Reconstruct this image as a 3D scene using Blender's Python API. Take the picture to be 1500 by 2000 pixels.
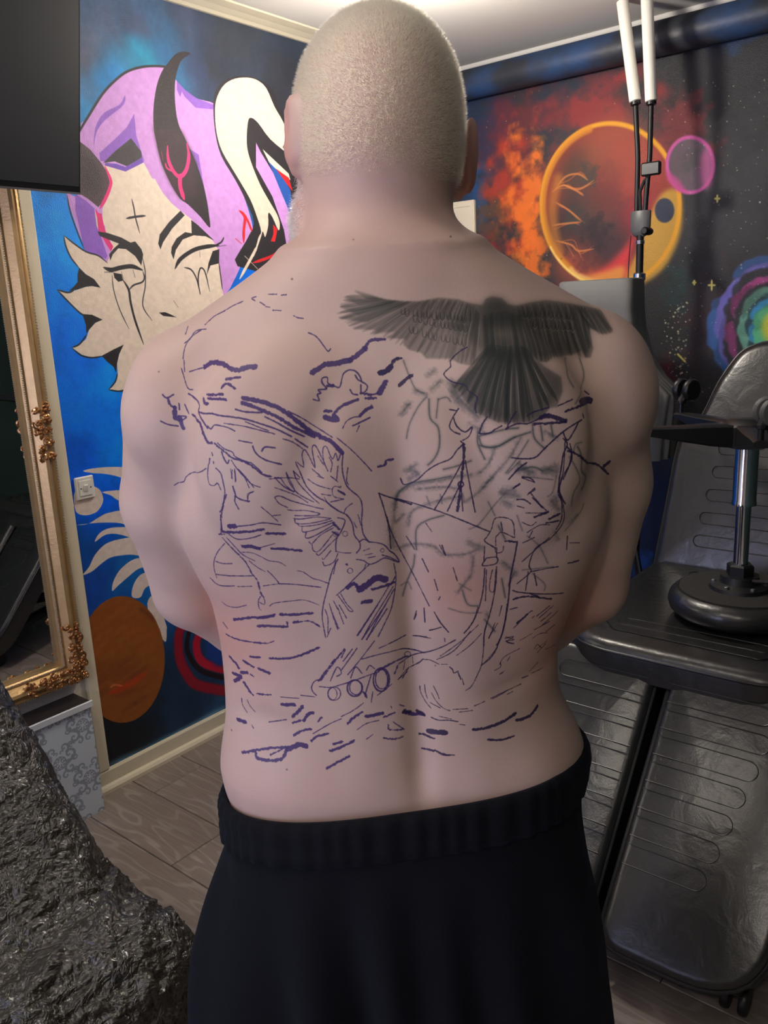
import bpy, math
import numpy as np
from mathutils import Vector, Matrix
from mathutils.bvhtree import BVHTree

for o in list(bpy.data.objects):
    bpy.data.objects.remove(o)
scene = bpy.context.scene
COL = scene.collection
PI = math.pi
RNG = np.random.RandomState(7)

# ------------------------------------------------------------------ camera
F_PX = 1621.8                     # focal length in pixels of the 1500 x 2000 frame
CAM = np.array([0.0, 0.0, 1.45])
CR = np.array([0.777, 0.627, -0.045]); CU = np.array([-0.114, 0.211, 0.971]); CF = np.array([-0.619, 0.749, -0.236])
CF /= np.linalg.norm(CF); CR -= CF * (CR @ CF); CR /= np.linalg.norm(CR); CU = np.cross(CR, CF)
cam_data = bpy.data.cameras.new('camera')
cam = bpy.data.objects.new('camera', cam_data); COL.objects.link(cam)
cam_data.sensor_fit = 'VERTICAL'; cam_data.sensor_height = 36.0; cam_data.lens = 36.0 * F_PX / 2000.0
cam_data.clip_start = 0.02
cam.matrix_world = Matrix(((CR[0], CU[0], -CF[0], CAM[0]), (CR[1], CU[1], -CF[1], CAM[1]), (CR[2], CU[2], -CF[2], CAM[2]), (0, 0, 0, 1)))
scene.camera = cam

# ------------------------------------------------------------------ world, exposure
scene.view_settings.view_transform = 'Standard'
scene.view_settings.look = 'None'
scene.view_settings.exposure = 0.5
scene.view_settings.gamma = 1.0
scene.view_settings.use_curve_mapping = False
world = bpy.data.worlds.new('world'); scene.world = world; world.use_nodes = True
world.node_tree.nodes['Background'].inputs[0].default_value = (0.5, 0.5, 0.55, 1)
world.node_tree.nodes['Background'].inputs[1].default_value = 0.05

KEY_POS = (-1.535, 2.10, 2.14); KEY_W = 12.5          # bulb of the ceiling lamp beyond the man
FILL_POS = (0.10, -0.75, 2.36); FILL_W = 14.0         # unseen fill lamp added behind the photographer to light the man's back
FILL2_POS = (-0.95, 0.05, 2.36); FILL2_W = 7.0  # unseen lamp above the photographer, set to give the vinyl its highlights


def ray(x, y):
    return CF + CR * (x - 750.0) / F_PX - CU * (y - 1000.0) / F_PX


def hit(x, y, ax, val):
    """Point where the sight line through a pixel meets the plane axis = val."""
    d = ray(x, y)
    return CAM + d * ((val - CAM[ax]) / d[ax])


# ------------------------------------------------------------------ object helpers
def tag(o, label=None, cat=None, group=None, kind=None):
    if label: o['label'] = label
    if cat: o['category'] = cat
    if group: o['group'] = group
    if kind: o['kind'] = kind
    return o


def empty(name, label, cat, loc=(0, 0, 0), rz=0.0):
    o = bpy.data.objects.new(name, None); COL.objects.link(o)
    o.location = loc; o.rotation_euler = (0, 0, rz); o.empty_display_size = 0.1
    return tag(o, label, cat)


def link(name, verts, faces, mat, parent=None, smooth=False, sharp=None):
    me = bpy.data.meshes.new(name)
    verts = np.asarray(verts, dtype=np.float64)
    if isinstance(faces, np.ndarray):
        n, k = faces.shape
        me.vertices.add(len(verts)); me.vertices.foreach_set('co', verts.astype(np.float32).ravel())
        me.loops.add(n * k); me.loops.foreach_set('vertex_index', faces.astype(np.int32).ravel())
        me.polygons.add(n); me.polygons.foreach_set('loop_start', np.arange(0, n * k, k, dtype=np.int32))
        me.update(calc_edges=True); me.validate()
    else:
        me.from_pydata([tuple(v) for v in verts], [], faces); me.update()
    if smooth:
        me.polygons.foreach_set('use_smooth', np.ones(len(me.polygons), dtype=bool))
        if sharp: me.set_sharp_from_angle(angle=math.radians(sharp))
    if mat: me.materials.append(mat)
    o = bpy.data.objects.new(name, me); COL.objects.link(o)
    if parent is not None: o.parent = parent
    return o


class MB:
    """Collects simple shapes into one mesh."""
    def __init__(self): self.v = []; self.f = []

    def add(self, vs, fs):
        b = len(self.v); self.v += [tuple(map(float, p)) for p in vs]; self.f += [[i + b for i in q] for q in fs]; return self

    def box(self, lo, hi, bevel=0.0):
        x0, y0, z0 = lo; x1, y1, z1 = hi
        if bevel <= 0:
            vs = [(x0, y0, z0), (x1, y0, z0), (x1, y1, z0), (x0, y1, z0), (x0, y0, z1), (x1, y0, z1), (x1, y1, z1), (x0, y1, z1)]
            return self.add(vs, [(0, 3, 2, 1), (4, 5, 6, 7), (0, 1, 5, 4), (1, 2, 6, 5), (2, 3, 7, 6), (3, 0, 4, 7)])
        b = bevel; rings = []
        for z, ins in ((z0, b), (z0 + b, 0), (z1 - b, 0), (z1, b)):
            rings.append([(x0 + ins + b * (ins == 0), y0 + ins, z), (x1 - ins - b * (ins == 0), y0 + ins, z), (x1 - ins, y0 + ins + b * (ins == 0), z), (x1 - ins, y1 - ins - b * (ins == 0), z),
                          (x1 - ins - b * (ins == 0), y1 - ins, z), (x0 + ins + b * (ins == 0), y1 - ins, z), (x0 + ins, y1 - ins - b * (ins == 0), z), (x0 + ins, y0 + ins + b * (ins == 0), z)])
        return self.loft(rings, cap=True)

    def loft(self, rings, closed=True, cap=False, loop=False):
        n = len(rings[0]); vs = [p for r in rings for p in r]; fs = []
        m = len(rings)
        for i in range(m if loop else m - 1):
            a = i * n; b = ((i + 1) % m) * n
            for j in range(n if closed else n - 1):
                k = (j + 1) % n
                fs.append((a + j, a + k, b + k, b + j))
        if cap: fs.append(tuple(range(n))[::-1]); fs.append(tuple((m - 1) * n + j for j in range(n)))
        return self.add(vs, fs)

    def tube(self, path, r, n=10, cap=True, loop=False):
        P = [np.asarray(p, float) for p in path]; rings = []; m = len(P)
        rr = r if hasattr(r, '__len__') else [r] * m
        up = None
        for i, p in enumerate(P):
            if loop: t = P[(i + 1) % m] - P[i - 1]
            else: t = P[min(i + 1, m - 1)] - P[max(i - 1, 0)]
            t = t / (np.linalg.norm(t) + 1e-12)
            if up is None:
                up = np.array([0, 0, 1.0]) if abs(t[2]) < 0.9 else np.array([1.0, 0, 0])
            a = np.cross(up, t); a /= np.linalg.norm(a) + 1e-12; b = np.cross(t, a); up = b
            rings.append([p + rr[i] * (math.cos(2 * PI * j / n) * a + math.sin(2 * PI * j / n) * b) for j in range(n)])
        return self.loft(rings, cap=cap and not loop, loop=loop)

    def lathe(self, prof, c=(0, 0, 0), n=24, axis=None):
        """prof: list of (radius, height) about an axis (default z) through c."""
        c = np.asarray(c, float)
        if axis is None: a, b, w = np.array([1., 0, 0]), np.array([0, 1., 0]), np.array([0, 0, 1.])
        else:
            w = np.asarray(axis, float); w /= np.linalg.norm(w)
            a = np.cross(w, [0, 0, 1.] if abs(w[2]) < .9 else [1., 0, 0]); a /= np.linalg.norm(a); b = np.cross(w, a)
        rings = [[c + w * h + max(r, 1e-5) * (math.cos(2 * PI * j / n) * a + math.sin(2 * PI * j / n) * b) for j in range(n)] for r, h in prof]
        return self.loft(rings, cap=True)

    def ball(self, c, r, nu=10, nv=6, s=(1, 1, 1)):
        c = np.asarray(c, float); rings = []
        for i in range(nv + 1):
            t = PI * i / nv; rr = max(math.sin(t), 1e-3)
            rings.append([c + r * np.array([s[0] * rr * math.cos(2 * PI * j / nu), s[1] * rr * math.sin(2 * PI * j / nu), -s[2] * math.cos(t)]) for j in range(nu)])
        return self.loft(rings, cap=True)

    def build(self, name, mat, parent=None, smooth=True, sharp=40):
        return link(name, self.v, self.f, mat, parent, smooth, sharp)


def catmull(pts, k=6, closed=False):
    P = np.asarray(pts, float); n = len(P)
    if n < 3: return P
    out = []
    rng = range(n) if closed else range(n - 1)
    for i in rng:
        if closed: p0, p1, p2, p3 = P[i - 1], P[i], P[(i + 1) % n], P[(i + 2) % n]
        else: p0, p1, p2, p3 = P[max(i - 1, 0)], P[i], P[i + 1], P[min(i + 2, n - 1)]
        for j in range(k):
            t = j / k
            out.append(0.5 * ((2 * p1) + (-p0 + p2) * t + (2 * p0 - 5 * p1 + 4 * p2 - p3) * t * t + (-p0 + 3 * p1 - 3 * p2 + p3) * t ** 3))
    if not closed: out.append(P[-1])
    return np.array(out)


# ------------------------------------------------------------------ materials
def lin(c):
    c = np.asarray(c, float) / 255.0
    return tuple(np.where(c <= 0.04045, c / 12.92, ((c + 0.055) / 1.055) ** 2.4)) + (1.0,)


def new_mat(name):
    m = bpy.data.materials.new(name); m.use_nodes = True
    nt = m.node_tree
    return m, nt, nt.nodes['Principled BSDF']


def N(nt, typ, **kw):
    n = nt.nodes.new(typ)
    for k, v in kw.items():
        if k.startswith('_'): setattr(n, k[1:], v)
        else: n.inputs[k].default_value = v
    return n


def coords(nt, kind='Object', scale=(1, 1, 1)):
    tc = nt.nodes.new('ShaderNodeTexCoord'); mp = nt.nodes.new('ShaderNodeMapping')
    mp.inputs['Scale'].default_value = scale
    nt.links.new(tc.outputs[kind], mp.inputs[0])
    return mp.outputs[0]


def plain(name, rgb, rough=0.5, metal=0.0, spec=0.5, var=0.08, vscale=12.0, bump=0.0, bscale=200.0, coat=0.0, emit=None, estr=0.0):
    """Principled material with slight procedural colour variation and optional fine relief."""
    m, nt, b = new_mat(name)
    b.inputs['Roughness'].default_value = rough; b.inputs['Metallic'].default_value = metal
    b.inputs['Specular IOR Level'].default_value = spec; b.inputs['Coat Weight'].default_value = coat
    c = lin(rgb); v = coords(nt)
    nz = N(nt, 'ShaderNodeTexNoise', Scale=vscale, Detail=4.0); nt.links.new(v, nz.inputs['Vector'])
    mx = nt.nodes.new('ShaderNodeMix'); mx.data_type = 'RGBA'
    mx.inputs[6].default_value = tuple(x * (1 - var) for x in c[:3]) + (1,); mx.inputs[7].default_value = tuple(min(1, x * (1 + var)) for x in c[:3]) + (1,)
    nt.links.new(nz.outputs[0], mx.inputs[0]); nt.links.new(mx.outputs[2], b.inputs['Base Color'])
    if bump:
        n2 = N(nt, 'ShaderNodeTexNoise', Scale=bscale, Detail=3.0); nt.links.new(v, n2.inputs['Vector'])
        bp = N(nt, 'ShaderNodeBump', Strength=bump, Distance=0.002); nt.links.new(n2.outputs[0], bp.inputs['Height']); nt.links.new(bp.outputs[0], b.inputs['Normal'])
    if emit:
        b.inputs['Emission Color'].default_value = lin(emit); b.inputs['Emission Strength'].default_value = estr
    return m


# ------------------------------------------------------------------ painting helpers (flat paint and ink on real surfaces)
def vnoise2(x, y, seed=0):
    """Smooth value noise at float coordinates."""
    xi = np.floor(x).astype(np.int64); yi = np.floor(y).astype(np.int64)
    fx = x - xi; fy = y - yi; fx = fx * fx * (3 - 2 * fx); fy = fy * fy * (3 - 2 * fy)

    def h(a, b):
        q = (a * 374761393 + b * 668265263 + seed * 974711) & 0x7fffffff
        q = ((q ^ (q >> 13)) * 1274126177) & 0x7fffffff
        return ((q ^ (q >> 16)) & 0xffff) / 65535.0
    return (h(xi, yi) * (1 - fx) + h(xi + 1, yi) * fx) * (1 - fy) + (h(xi, yi + 1) * (1 - fx) + h(xi + 1, yi + 1) * fx) * fy


def fbm2(x, y, oct=4, seed=0):
    s = 0; a = 0.5; t = 0
    for i in range(oct):
        s = s + a * vnoise2(x * 2 ** i, y * 2 ** i, seed + i); t += a; a *= 0.5
    return s / t


class Canvas:
    """A painted surface; pixel (0,0) is the lower left corner, colours are display values 0..255."""
    def __init__(self, w, h, alpha=False):
        self.w, self.h = w, h
        self.rgb = np.zeros((h, w, 3), np.float32); self.a = np.zeros((h, w), np.float32) if alpha else None

    def comp(self, x0, y0, al, col):
        h, w = al.shape
        R = self.rgb[y0:y0 + h, x0:x0 + w]; al3 = al[..., None]
        col = np.asarray(col, np.float32)
        if self.a is None: R += (col - R) * al3
        else:
            A = self.a[y0:y0 + h, x0:x0 + w]; na = al + A * (1 - al)
            R[...] = np.where(na[..., None] > 1e-4, (col * al3 + R * (A * (1 - al))[..., None]) / np.maximum(na, 1e-4)[..., None], R)
            A[...] = na

    def poly(self, pts, col, alpha=1.0, soft=0):
        P = np.asarray(pts, float) * 2.0; W, H = self.w * 2, self.h * 2
        pad = int(soft * 3) + 2
        x0 = int(max(0, P[:, 0].min() // 2 - pad)); x1 = int(min(self.w, P[:, 0].max() // 2 + 2 + pad))
        y0 = int(max(0, P[:, 1].min() // 2 - pad)); y1 = int(min(self.h, P[:, 1].max() // 2 + 2 + pad))
        if x1 <= x0 or y1 <= y0: return
        w2, h2 = (x1 - x0) * 2, (y1 - y0) * 2
        D = np.zeros((h2, w2 + 1), np.uint8); Q = P - [x0 * 2, y0 * 2]
        for i in range(len(Q)):
            (ax, ay), (bx, by) = Q[i], Q[(i + 1) % len(Q)]
            if ay == by: continue
            if ay > by: ax, ay, bx, by = bx, by, ax, ay
            r0, r1 = int(max(0, math.ceil(ay - .5))), int(min(h2 - 1, math.ceil(by - .5) - 1))
            if r1 < r0: continue
            rows = np.arange(r0, r1 + 1); xs = ax + (rows + .5 - ay) * (bx - ax) / (by - ay)
            D[rows, np.clip(np.ceil(xs - .5), 0, w2).astype(int)] ^= 1
        M = np.bitwise_xor.accumulate(D[:, :w2], axis=1).astype(np.float32)
        al = M.reshape(h2 // 2, 2, w2 // 2, 2).mean((1, 3))
        if soft: al = blur(al, soft)
        self.comp(x0, y0, al * alpha, col)

    def line(self, pts, width, col, alpha=1.0, soft=0.7, rough=0.0, taper=False, seed=0):
        P = np.asarray(pts, float)
        ws = np.broadcast_to(np.asarray(width, float), (len(P),)).copy()
        if taper:
            t = np.linspace(0, 1, len(P)); ws = ws * np.clip(np.minimum(t, 1 - t) * 4 + 0.25, 0, 1)
        m = ws.max() / 2 + soft + 2
        x0 = int(max(0, P[:, 0].min() - m)); x1 = int(min(self.w, P[:, 0].max() + m + 1))
        y0 = int(max(0, P[:, 1].min() - m)); y1 = int(min(self.h, P[:, 1].max() + m + 1))
        if x1 <= x0 or y1 <= y0: return
        best = np.full((y1 - y0, x1 - x0), -1e3, np.float32)
        for i in range(max(1, len(P) - 1)):
            a = P[i]; b = P[min(i + 1, len(P) - 1)]; wa, wb = ws[i], ws[min(i + 1, len(P) - 1)]
            bx0 = int(max(x0, min(a[0], b[0]) - m)); bx1 = int(min(x1, max(a[0], b[0]) + m + 1))
            by0 = int(max(y0, min(a[1], b[1]) - m)); by1 = int(min(y1, max(a[1], b[1]) + m + 1))
            if bx1 <= bx0 or by1 <= by0: continue
            X = np.arange(bx0, bx1)[None, :] + .5 - a[0]; Y = np.arange(by0, by1)[:, None] + .5 - a[1]
            d = b - a; L = d @ d + 1e-9
            t = np.clip((X * d[0] + Y * d[1]) / L, 0, 1)
            dist = np.sqrt((X - t * d[0]) ** 2 + (Y - t * d[1]) ** 2)
            v = (wa + (wb - wa) * t) / 2 - dist
            S = best[by0 - y0:by1 - y0, bx0 - x0:bx1 - x0]; np.maximum(S, v, out=S)
        if rough:
            gy, gx = np.mgrid[y0:y1, x0:x1]
            best = best + (fbm2(gx / 6.0, gy / 6.0, 3, seed) - .55) * rough
        al = np.clip(best / (2 * soft) + .5, 0, 1)
        self.comp(x0, y0, al * alpha, col)

    def image(self, name):
        im = bpy.data.images.new(name, self.w, self.h, alpha=self.a is not None)
        px = np.ones((self.h, self.w, 4), np.float32); px[..., :3] = np.clip(self.rgb, 0, 255) / 255.0
        if self.a is not None: px[..., 3] = self.a; im.alpha_mode = 'CHANNEL_PACKED'
        im.pixels.foreach_set(px.ravel()); im.update(); im.pack()
        return im


def blur(a, r):
    r = max(1, int(r))
    for _ in range(2):
        for ax in (0, 1):
            n = a.shape[ax]
            c = np.cumsum(np.concatenate([np.zeros_like(np.take(a, [0], ax)), a], ax), axis=ax, dtype=np.float64)
            hi = np.minimum(np.arange(n) + r + 1, n); lo = np.maximum(np.arange(n) - r, 0)
            sh = [1, 1]; sh[ax] = n
            a = ((np.take(c, hi, ax) - np.take(c, lo, ax)) / (hi - lo).reshape(sh)).astype(np.float32)
    return a


def crop(dx, dy, sc):
    """Reads 'x,y x,y ...' measured in an enlarged cut-out of the photograph."""
    def f(s):
        return [(dx + float(p.split(',')[0]) / sc, dy + float(p.split(',')[1]) / sc) for p in s.split()]
    f.sc = sc
    return f


c0 = crop(0, 0, 1.0)
c1 = crop(0, 0, 2.5); c2 = crop(0, 350, 3.3333); c3 = crop(0, 750, 3.3333); c4 = crop(0, 1150, 3.0); c5 = crop(500, 0, 3.125); c6 = crop(850, 0, 2.3077)
kA = crop(300, 550, 3.125); kB = crop(640, 540, 2.5); kC = crop(380, 860, 3.5714); kD = crop(720, 820, 3.0); kE = crop(400, 1180, 3.2609); kF = crop(780, 1180, 3.75)
# ------------------------------------------------------------------ the room
XL, YB, ZC = -2.236, 3.15, 2.405        # left wall, back wall, ceiling
XR, YF = 0.98, -2.0                    # right and front walls

# ---- mural on the left wall
LW, LH = 1640, 2048; LY0, LZ0, LS = 1.20, 0.0, 840.0          # canvas: 840 px per metre
def mL(px):                                                  # photograph pixel -> canvas
    P = [hit(x, y, 0, XL) for x, y in px]
    return np.array([((p[1] - LY0) * LS, (p[2] - LZ0) * LS) for p in P])

left = Canvas(LW, LH)
gy, gx = np.mgrid[0:LH, 0:LW].astype(np.float32)
wx = gx + 60 * (fbm2(gx / 90, gy / 90, 3, 3) - .5) * 2; wy = gy + 60 * (fbm2(gx / 90, gy / 90, 3, 9) - .5) * 2
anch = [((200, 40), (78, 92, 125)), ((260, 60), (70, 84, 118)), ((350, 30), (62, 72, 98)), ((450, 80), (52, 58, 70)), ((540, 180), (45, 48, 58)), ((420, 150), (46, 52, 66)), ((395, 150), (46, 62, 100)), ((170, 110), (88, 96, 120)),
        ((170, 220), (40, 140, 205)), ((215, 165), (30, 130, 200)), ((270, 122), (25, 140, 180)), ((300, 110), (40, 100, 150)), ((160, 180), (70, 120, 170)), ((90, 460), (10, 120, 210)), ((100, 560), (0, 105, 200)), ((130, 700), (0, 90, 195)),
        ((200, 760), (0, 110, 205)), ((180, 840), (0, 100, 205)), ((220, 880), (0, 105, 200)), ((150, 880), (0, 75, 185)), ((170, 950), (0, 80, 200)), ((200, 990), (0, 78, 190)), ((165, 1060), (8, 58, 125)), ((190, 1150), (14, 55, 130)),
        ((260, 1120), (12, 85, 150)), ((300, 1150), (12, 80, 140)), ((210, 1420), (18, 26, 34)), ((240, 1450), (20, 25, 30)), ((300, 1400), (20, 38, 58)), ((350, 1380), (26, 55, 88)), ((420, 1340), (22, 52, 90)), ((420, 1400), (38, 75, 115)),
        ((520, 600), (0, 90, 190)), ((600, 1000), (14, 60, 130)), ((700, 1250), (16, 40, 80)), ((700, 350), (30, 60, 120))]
ap = mL([a[0] for a in anch]); ac = np.array([np.array(a[1]) * (1.28 if 400 < a[0][1] < 1200 else 1.0) for a in anch], np.float32)  # middle band brightened in the paint to offset the lamp's falloff
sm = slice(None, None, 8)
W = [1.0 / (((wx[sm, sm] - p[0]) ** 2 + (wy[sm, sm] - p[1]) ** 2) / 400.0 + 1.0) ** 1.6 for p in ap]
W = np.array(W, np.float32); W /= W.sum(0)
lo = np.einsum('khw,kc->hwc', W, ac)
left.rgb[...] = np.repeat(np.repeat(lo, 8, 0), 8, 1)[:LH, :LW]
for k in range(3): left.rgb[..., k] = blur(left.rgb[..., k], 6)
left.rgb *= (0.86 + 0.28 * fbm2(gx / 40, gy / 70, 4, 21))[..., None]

CREAM = (234, 216, 198); BLK = (46, 43, 48); PUR = (205, 150, 222); PMID = (146, 98, 200); PINK = (232, 52, 128); RED = (215, 40, 48)
def LP(f, s, col, smooth=0, soft=0): 
    q = mL(f(s)); left.poly(catmull(q, smooth, True) if smooth else q, col, soft=soft)
def LL(f, s, w, col=BLK, taper=True, alpha=1.0, soft=.8):
    q = mL(f(s)); left.line(catmull(q, 5), w / f.sc * 1.35, col, alpha, soft=soft, taper=taper)

# hair
HAIR = "155,256 172,228 200,184 224,158 248,140 276,131 304,129 328,132 344,157 356,174 380,191 420,203 417,224 424,272 444,320 466,360 482,400 494,448 486,480 470,520 455,552 440,575 400,600 350,600 300,560 240,560 210,560 195,540 180,500 160,470 145,430 132,390 131,376 155,376"
LP(c0, HAIR, PUR, 3)
LL(c0, "155,256 172,228 200,184 224,158 248,140 276,131 304,129 328,131", 4, taper=False)
LL(c2, "435,95 460,220 510,360 548,455", 8)
LP(c2, "490,95 560,140 615,190 640,320 700,500 690,520 640,500 550,460 520,330 490,200", PMID)
LP(c1, "610,465 605,510 545,560 500,600 470,650 458,715 462,640 485,580 520,543 585,510", PMID, 3)
LP(c1, "655,555 620,620 560,680 485,748 490,785 520,790 560,742 640,675 690,742 690,775 705,790 690,740 665,660", PMID)
LP(c1, "505,795 560,740 640,675 690,740 692,770 620,812 560,788", (62, 57, 62))
LP(c1, "515,795 570,800 612,815 690,772 702,792 615,838 560,822 512,808", (118, 80, 186))
LP(c1, "860,392 905,440 960,480 1045,512 1040,534 955,526 900,470", PMID)
LP(c1, "915,720 970,755 990,880 1015,1000 1035,1112 1000,930 955,810", PMID)
LP(c0, "345,157 356,176 352,190 346,176", PMID)
# face and feathered collar
LP(c2, "720,20 850,-40 1010,0 1060,90 1120,160 1175,205 1245,260 1385,400 1428,470 1425,545 1445,700 1480,900 1300,1300 1100,1600 940,1500 850,1357 780,1377 710,1370 755,1315 766,1260 762,1200 776,1140 802,1080 740,1110 665,1150 600,1160 535,1145 470,1098 520,1075 560,1040 580,980 620,935 665,915 600,888 540,885 500,850 430,780 376,722 440,740 500,720 560,700 600,695 650,705 610,650 560,620 515,575 460,510 430,430 418,368 480,420 560,475 640,500 695,545 715,500 735,440 685,330 680,200 700,130", CREAM)
LP(c1, "505,806 560,822 612,838 702,794 745,875 800,960 880,1030 600,1100 500,1100 500,1020 515,970 540,890", CREAM)
LP(c2, "515,575 505,620 505,670 480,700 450,726 500,720 560,700 600,695 655,707 612,650 560,620", BLK)
LP(c2, "490,845 540,890 560,950 562,1005 580,980 620,935 668,915 600,883 540,878", BLK)
LP(c2, "662,1150 700,1190 740,1222 757,1262 762,1200 775,1140 805,1078 740,1108", BLK)
for s in ("415,370 430,440 465,515 515,577", "418,368 480,418 560,472 640,498 700,545", "373,720 430,782 500,852 545,890", "376,720 440,738 480,725", "468,1098 530,1147 600,1162 668,1152", "470,1096 520,1072 565,1010", "708,1370 780,1380 850,1358", "710,1368 752,1315 764,1262"):
    LL(c2, s, 9)
# dark bun, drips
LP(c1, "388,690 440,730 490,790 530,850 540,900 515,970 480,1012 430,970 388,945", (84, 66, 74))
LP(c1, "388,720 440,760 480,820 500,880 470,960 388,930", (60, 50, 54), soft=10)
LL(c1, "512,812 540,880 535,920 512,975 488,1018", 16, PINK)
LP(c2, "622,190 640,220 662,225 672,280 685,330 700,380 738,438 722,470 690,420 650,350 630,300", PINK)
LP(c2, "615,190 632,250 640,330 628,300", CREAM)
# horn
LP(c1, "930,262 900,252 860,262 820,308 790,350 765,420 750,520 750,620 765,700 790,800 835,900 880,970 920,1000 980,1060 1024,1112 1022,1060 1000,930 960,800 905,680 870,600 855,500 855,400 870,330 890,290", (48, 42, 46), 3)
LP(c1, "750,620 765,700 790,800 835,900 880,970 960,960 960,800 905,680 885,640", (62, 46, 54), soft=6)
LL(c1, "818,712 822,780 850,840 880,862 910,828 922,760 912,700", 20, PINK); LL(c1, "880,850 880,910 900,975", 24, PINK); LL(c1, "788,738 796,782", 9, PINK); LL(c1, "850,840 815,820 808,795", 9, PINK)
# cream hook on the right
LP(c1, "1042,500 1050,640 1080,760 1150,880 1200,980 1240,1090 1200,1180 1160,1300 1460,1300 1460,900 1420,700 1380,560 1330,440 1280,395 1190,370 1110,385 1060,430", BLK, 3)
LP(c1, "1050,560 1055,490 1085,425 1130,390 1190,378 1250,388 1300,430 1340,520 1385,600 1412,690 1440,780 1410,755 1320,680 1260,600 1225,575 1210,600 1205,700 1222,780 1270,900 1320,990 1352,1045 1366,1090 1360,1125 1330,1060 1310,1040 1310,1100 1295,1158 1284,1130 1275,1155 1258,1205 1238,1255 1262,1160 1275,1130 1255,1060 1220,970 1150,850 1085,740 1058,650", CREAM, 3)
LP(c5, "0,870 30,930 120,1080 200,1250 228,1560 195,1545 170,1400 100,1200 0,1020", PUR)
LP(c5, "70,970 150,1060 210,1160 235,1330 235,1420 215,1330 190,1260 150,1165", (44, 90, 175))
LP(c5, "40,910 200,1060 210,1100 120,1030 80,990", CREAM); LP(c5, "120,1028 200,1085 225,1170 185,1120", RED)
LP(c5, "105,1370 132,1400 116,1475 90,1472 106,1430", RED); LL(c5, "-20,1605 100,1562 172,1505", 20, RED); LP(c5, "108,1605 182,1508 222,1575 200,1640", CREAM)
LP(c5, "224,1390 248,1470 240,1590 228,1500", RED); LP(c5, "245,1430 320,1530 330,1640 240,1600", CREAM)
LL(c1, "1168,1028 1195,1060 1190,1130 1190,1185", 18, RED); LL(c1, "1190,1040 1215,1090 1230,1130", 14, RED); LL(c1, "1150,1165 1180,1190", 14, RED)
LL(c0, "468,545 490,505 503,480", 7, CREAM); LL(c0, "478,500 503,525", 5, CREAM)
# features
LP(c2, "635,340 700,350 790,380 850,413 880,405 920,455 932,490 920,562 880,500 820,455 770,450 735,488 718,530 710,490 742,450 775,420 700,390 650,370", BLK)
LL(c2, "675,575 725,590 790,575 860,568 928,592", 26); LL(c2, "680,605 735,606", 12); LP(c2, "738,608 792,618 802,660 770,668 745,642", BLK)
LL(c2, "800,655 838,720 850,800 880,920 935,1075", 15); LL(c2, "840,722 870,690 925,670 940,640 930,600", 10); LL(c2, "790,600 805,650", 8); LL(c2, "865,590 880,640", 10)
LL(c2, "925,500 945,600 945,700 930,825 990,920", 7); LL(c2, "730,620 740,720 780,850 840,975", 6)
LP(c2, "1030,420 1040,360 1100,280 1175,205 1202,235 1120,322 1062,410 1045,457", BLK)
LP(c2, "1245,265 1290,300 1395,400 1340,372 1260,365 1190,392 1145,460 1130,522 1114,480 1118,440 1150,385 1205,345 1248,352", BLK)
LP(c2, "1200,240 1242,262 1246,350 1210,335", CREAM)
LL(c2, "1140,582 1175,520 1260,462 1340,440 1425,430", 26); LL(c2, "1400,432 1440,410 1458,378", 11); LL(c2, "1410,440 1472,430", 11); LP(c2, "1385,468 1428,455 1426,548 1370,562 1345,625 1358,545", BLK)
LL(c2, "1200,575 1245,590 1280,650 1305,750", 10); LL(c2, "1302,750 1290,650 1305,580 1335,605 1365,730", 10); LL(c2, "1300,470 1302,510", 7)
LL(c2, "1425,545 1435,620 1448,720", 9); LL(c2, "1130,790 1160,835", 6); LP(c2, "1035,868 1075,866 1110,880 1150,900 1062,890", BLK)
LL(c2, "858,128 872,190 882,250 910,352", 9); LL(c2, "822,256 880,245 948,238", 13)
# waves, blob, planets lower down
W2 = (232, 214, 204)
for s in ("540,565 640,545 780,540 900,560 900,640 765,602 680,585 600,580", "665,705 720,695 800,695 900,740 900,800 775,760 720,725", "498,918 570,912 640,870 700,840 800,822 900,830 900,940 790,908 700,902 600,907",
          "618,1028 640,980 690,945 770,932 900,940 900,1010 800,985 740,975 680,985", "540,1243 580,1190 620,1110 690,1040 790,1008 900,1000 1000,1060 1000,1130 870,1112 800,1115 720,1130 660,1170 600,1220",
          "730,1348 740,1280 790,1200 880,1138 1000,1130 1000,1180 905,1202 830,1260 770,1312", "860,1385 868,1310 920,1238 1020,1220 1040,1280 950,1325 915,1388", "958,1432 1010,1380 1080,1560 1085,1600 1075,1680 1000,1560"):
    LP(c3, s, W2, 4)
LP(c3, "488,700 480,760 485,800 505,842 560,855 630,832 670,770 665,715 640,680 600,665 540,670", W2, 4)
LP(c0, " ".join("%.1f,%.1f" % (238 + 84 * math.cos(a), 1288 + 124 * math.sin(a)) for a in np.linspace(0, 2 * PI, 40)[:-1]), (150, 84, 34))
rs = np.random.RandomState(4)
for i in range(90):      # brush strokes across the orange planet
    a = rs.uniform(0, 2 * PI); r = math.sqrt(rs.uniform(0, .62)); x, y = 238 + 84 * r * math.cos(a), 1288 + 124 * r * math.sin(a)
    cc = (158, 92, 36) if y < 1290 else (126, 66, 36)
    LL(c0, "%f,%f %f,%f %f,%f" % (x - 16, y + 9, x, y, x + 16, y - 12), 9, tuple(np.array(cc) + rs.uniform(-12, 12, 3)), alpha=.35, soft=4)
LL(c4, "640,610 720,580 790,540 860,490", 42, (196, 62, 24), alpha=.75, soft=5); LL(c4, "645,580 670,563 720,570", 9, (225, 120, 70), soft=2)
LL(c4, "820,120 870,150 905,190", 24, (100, 52, 30), alpha=.6, soft=5)
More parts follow.
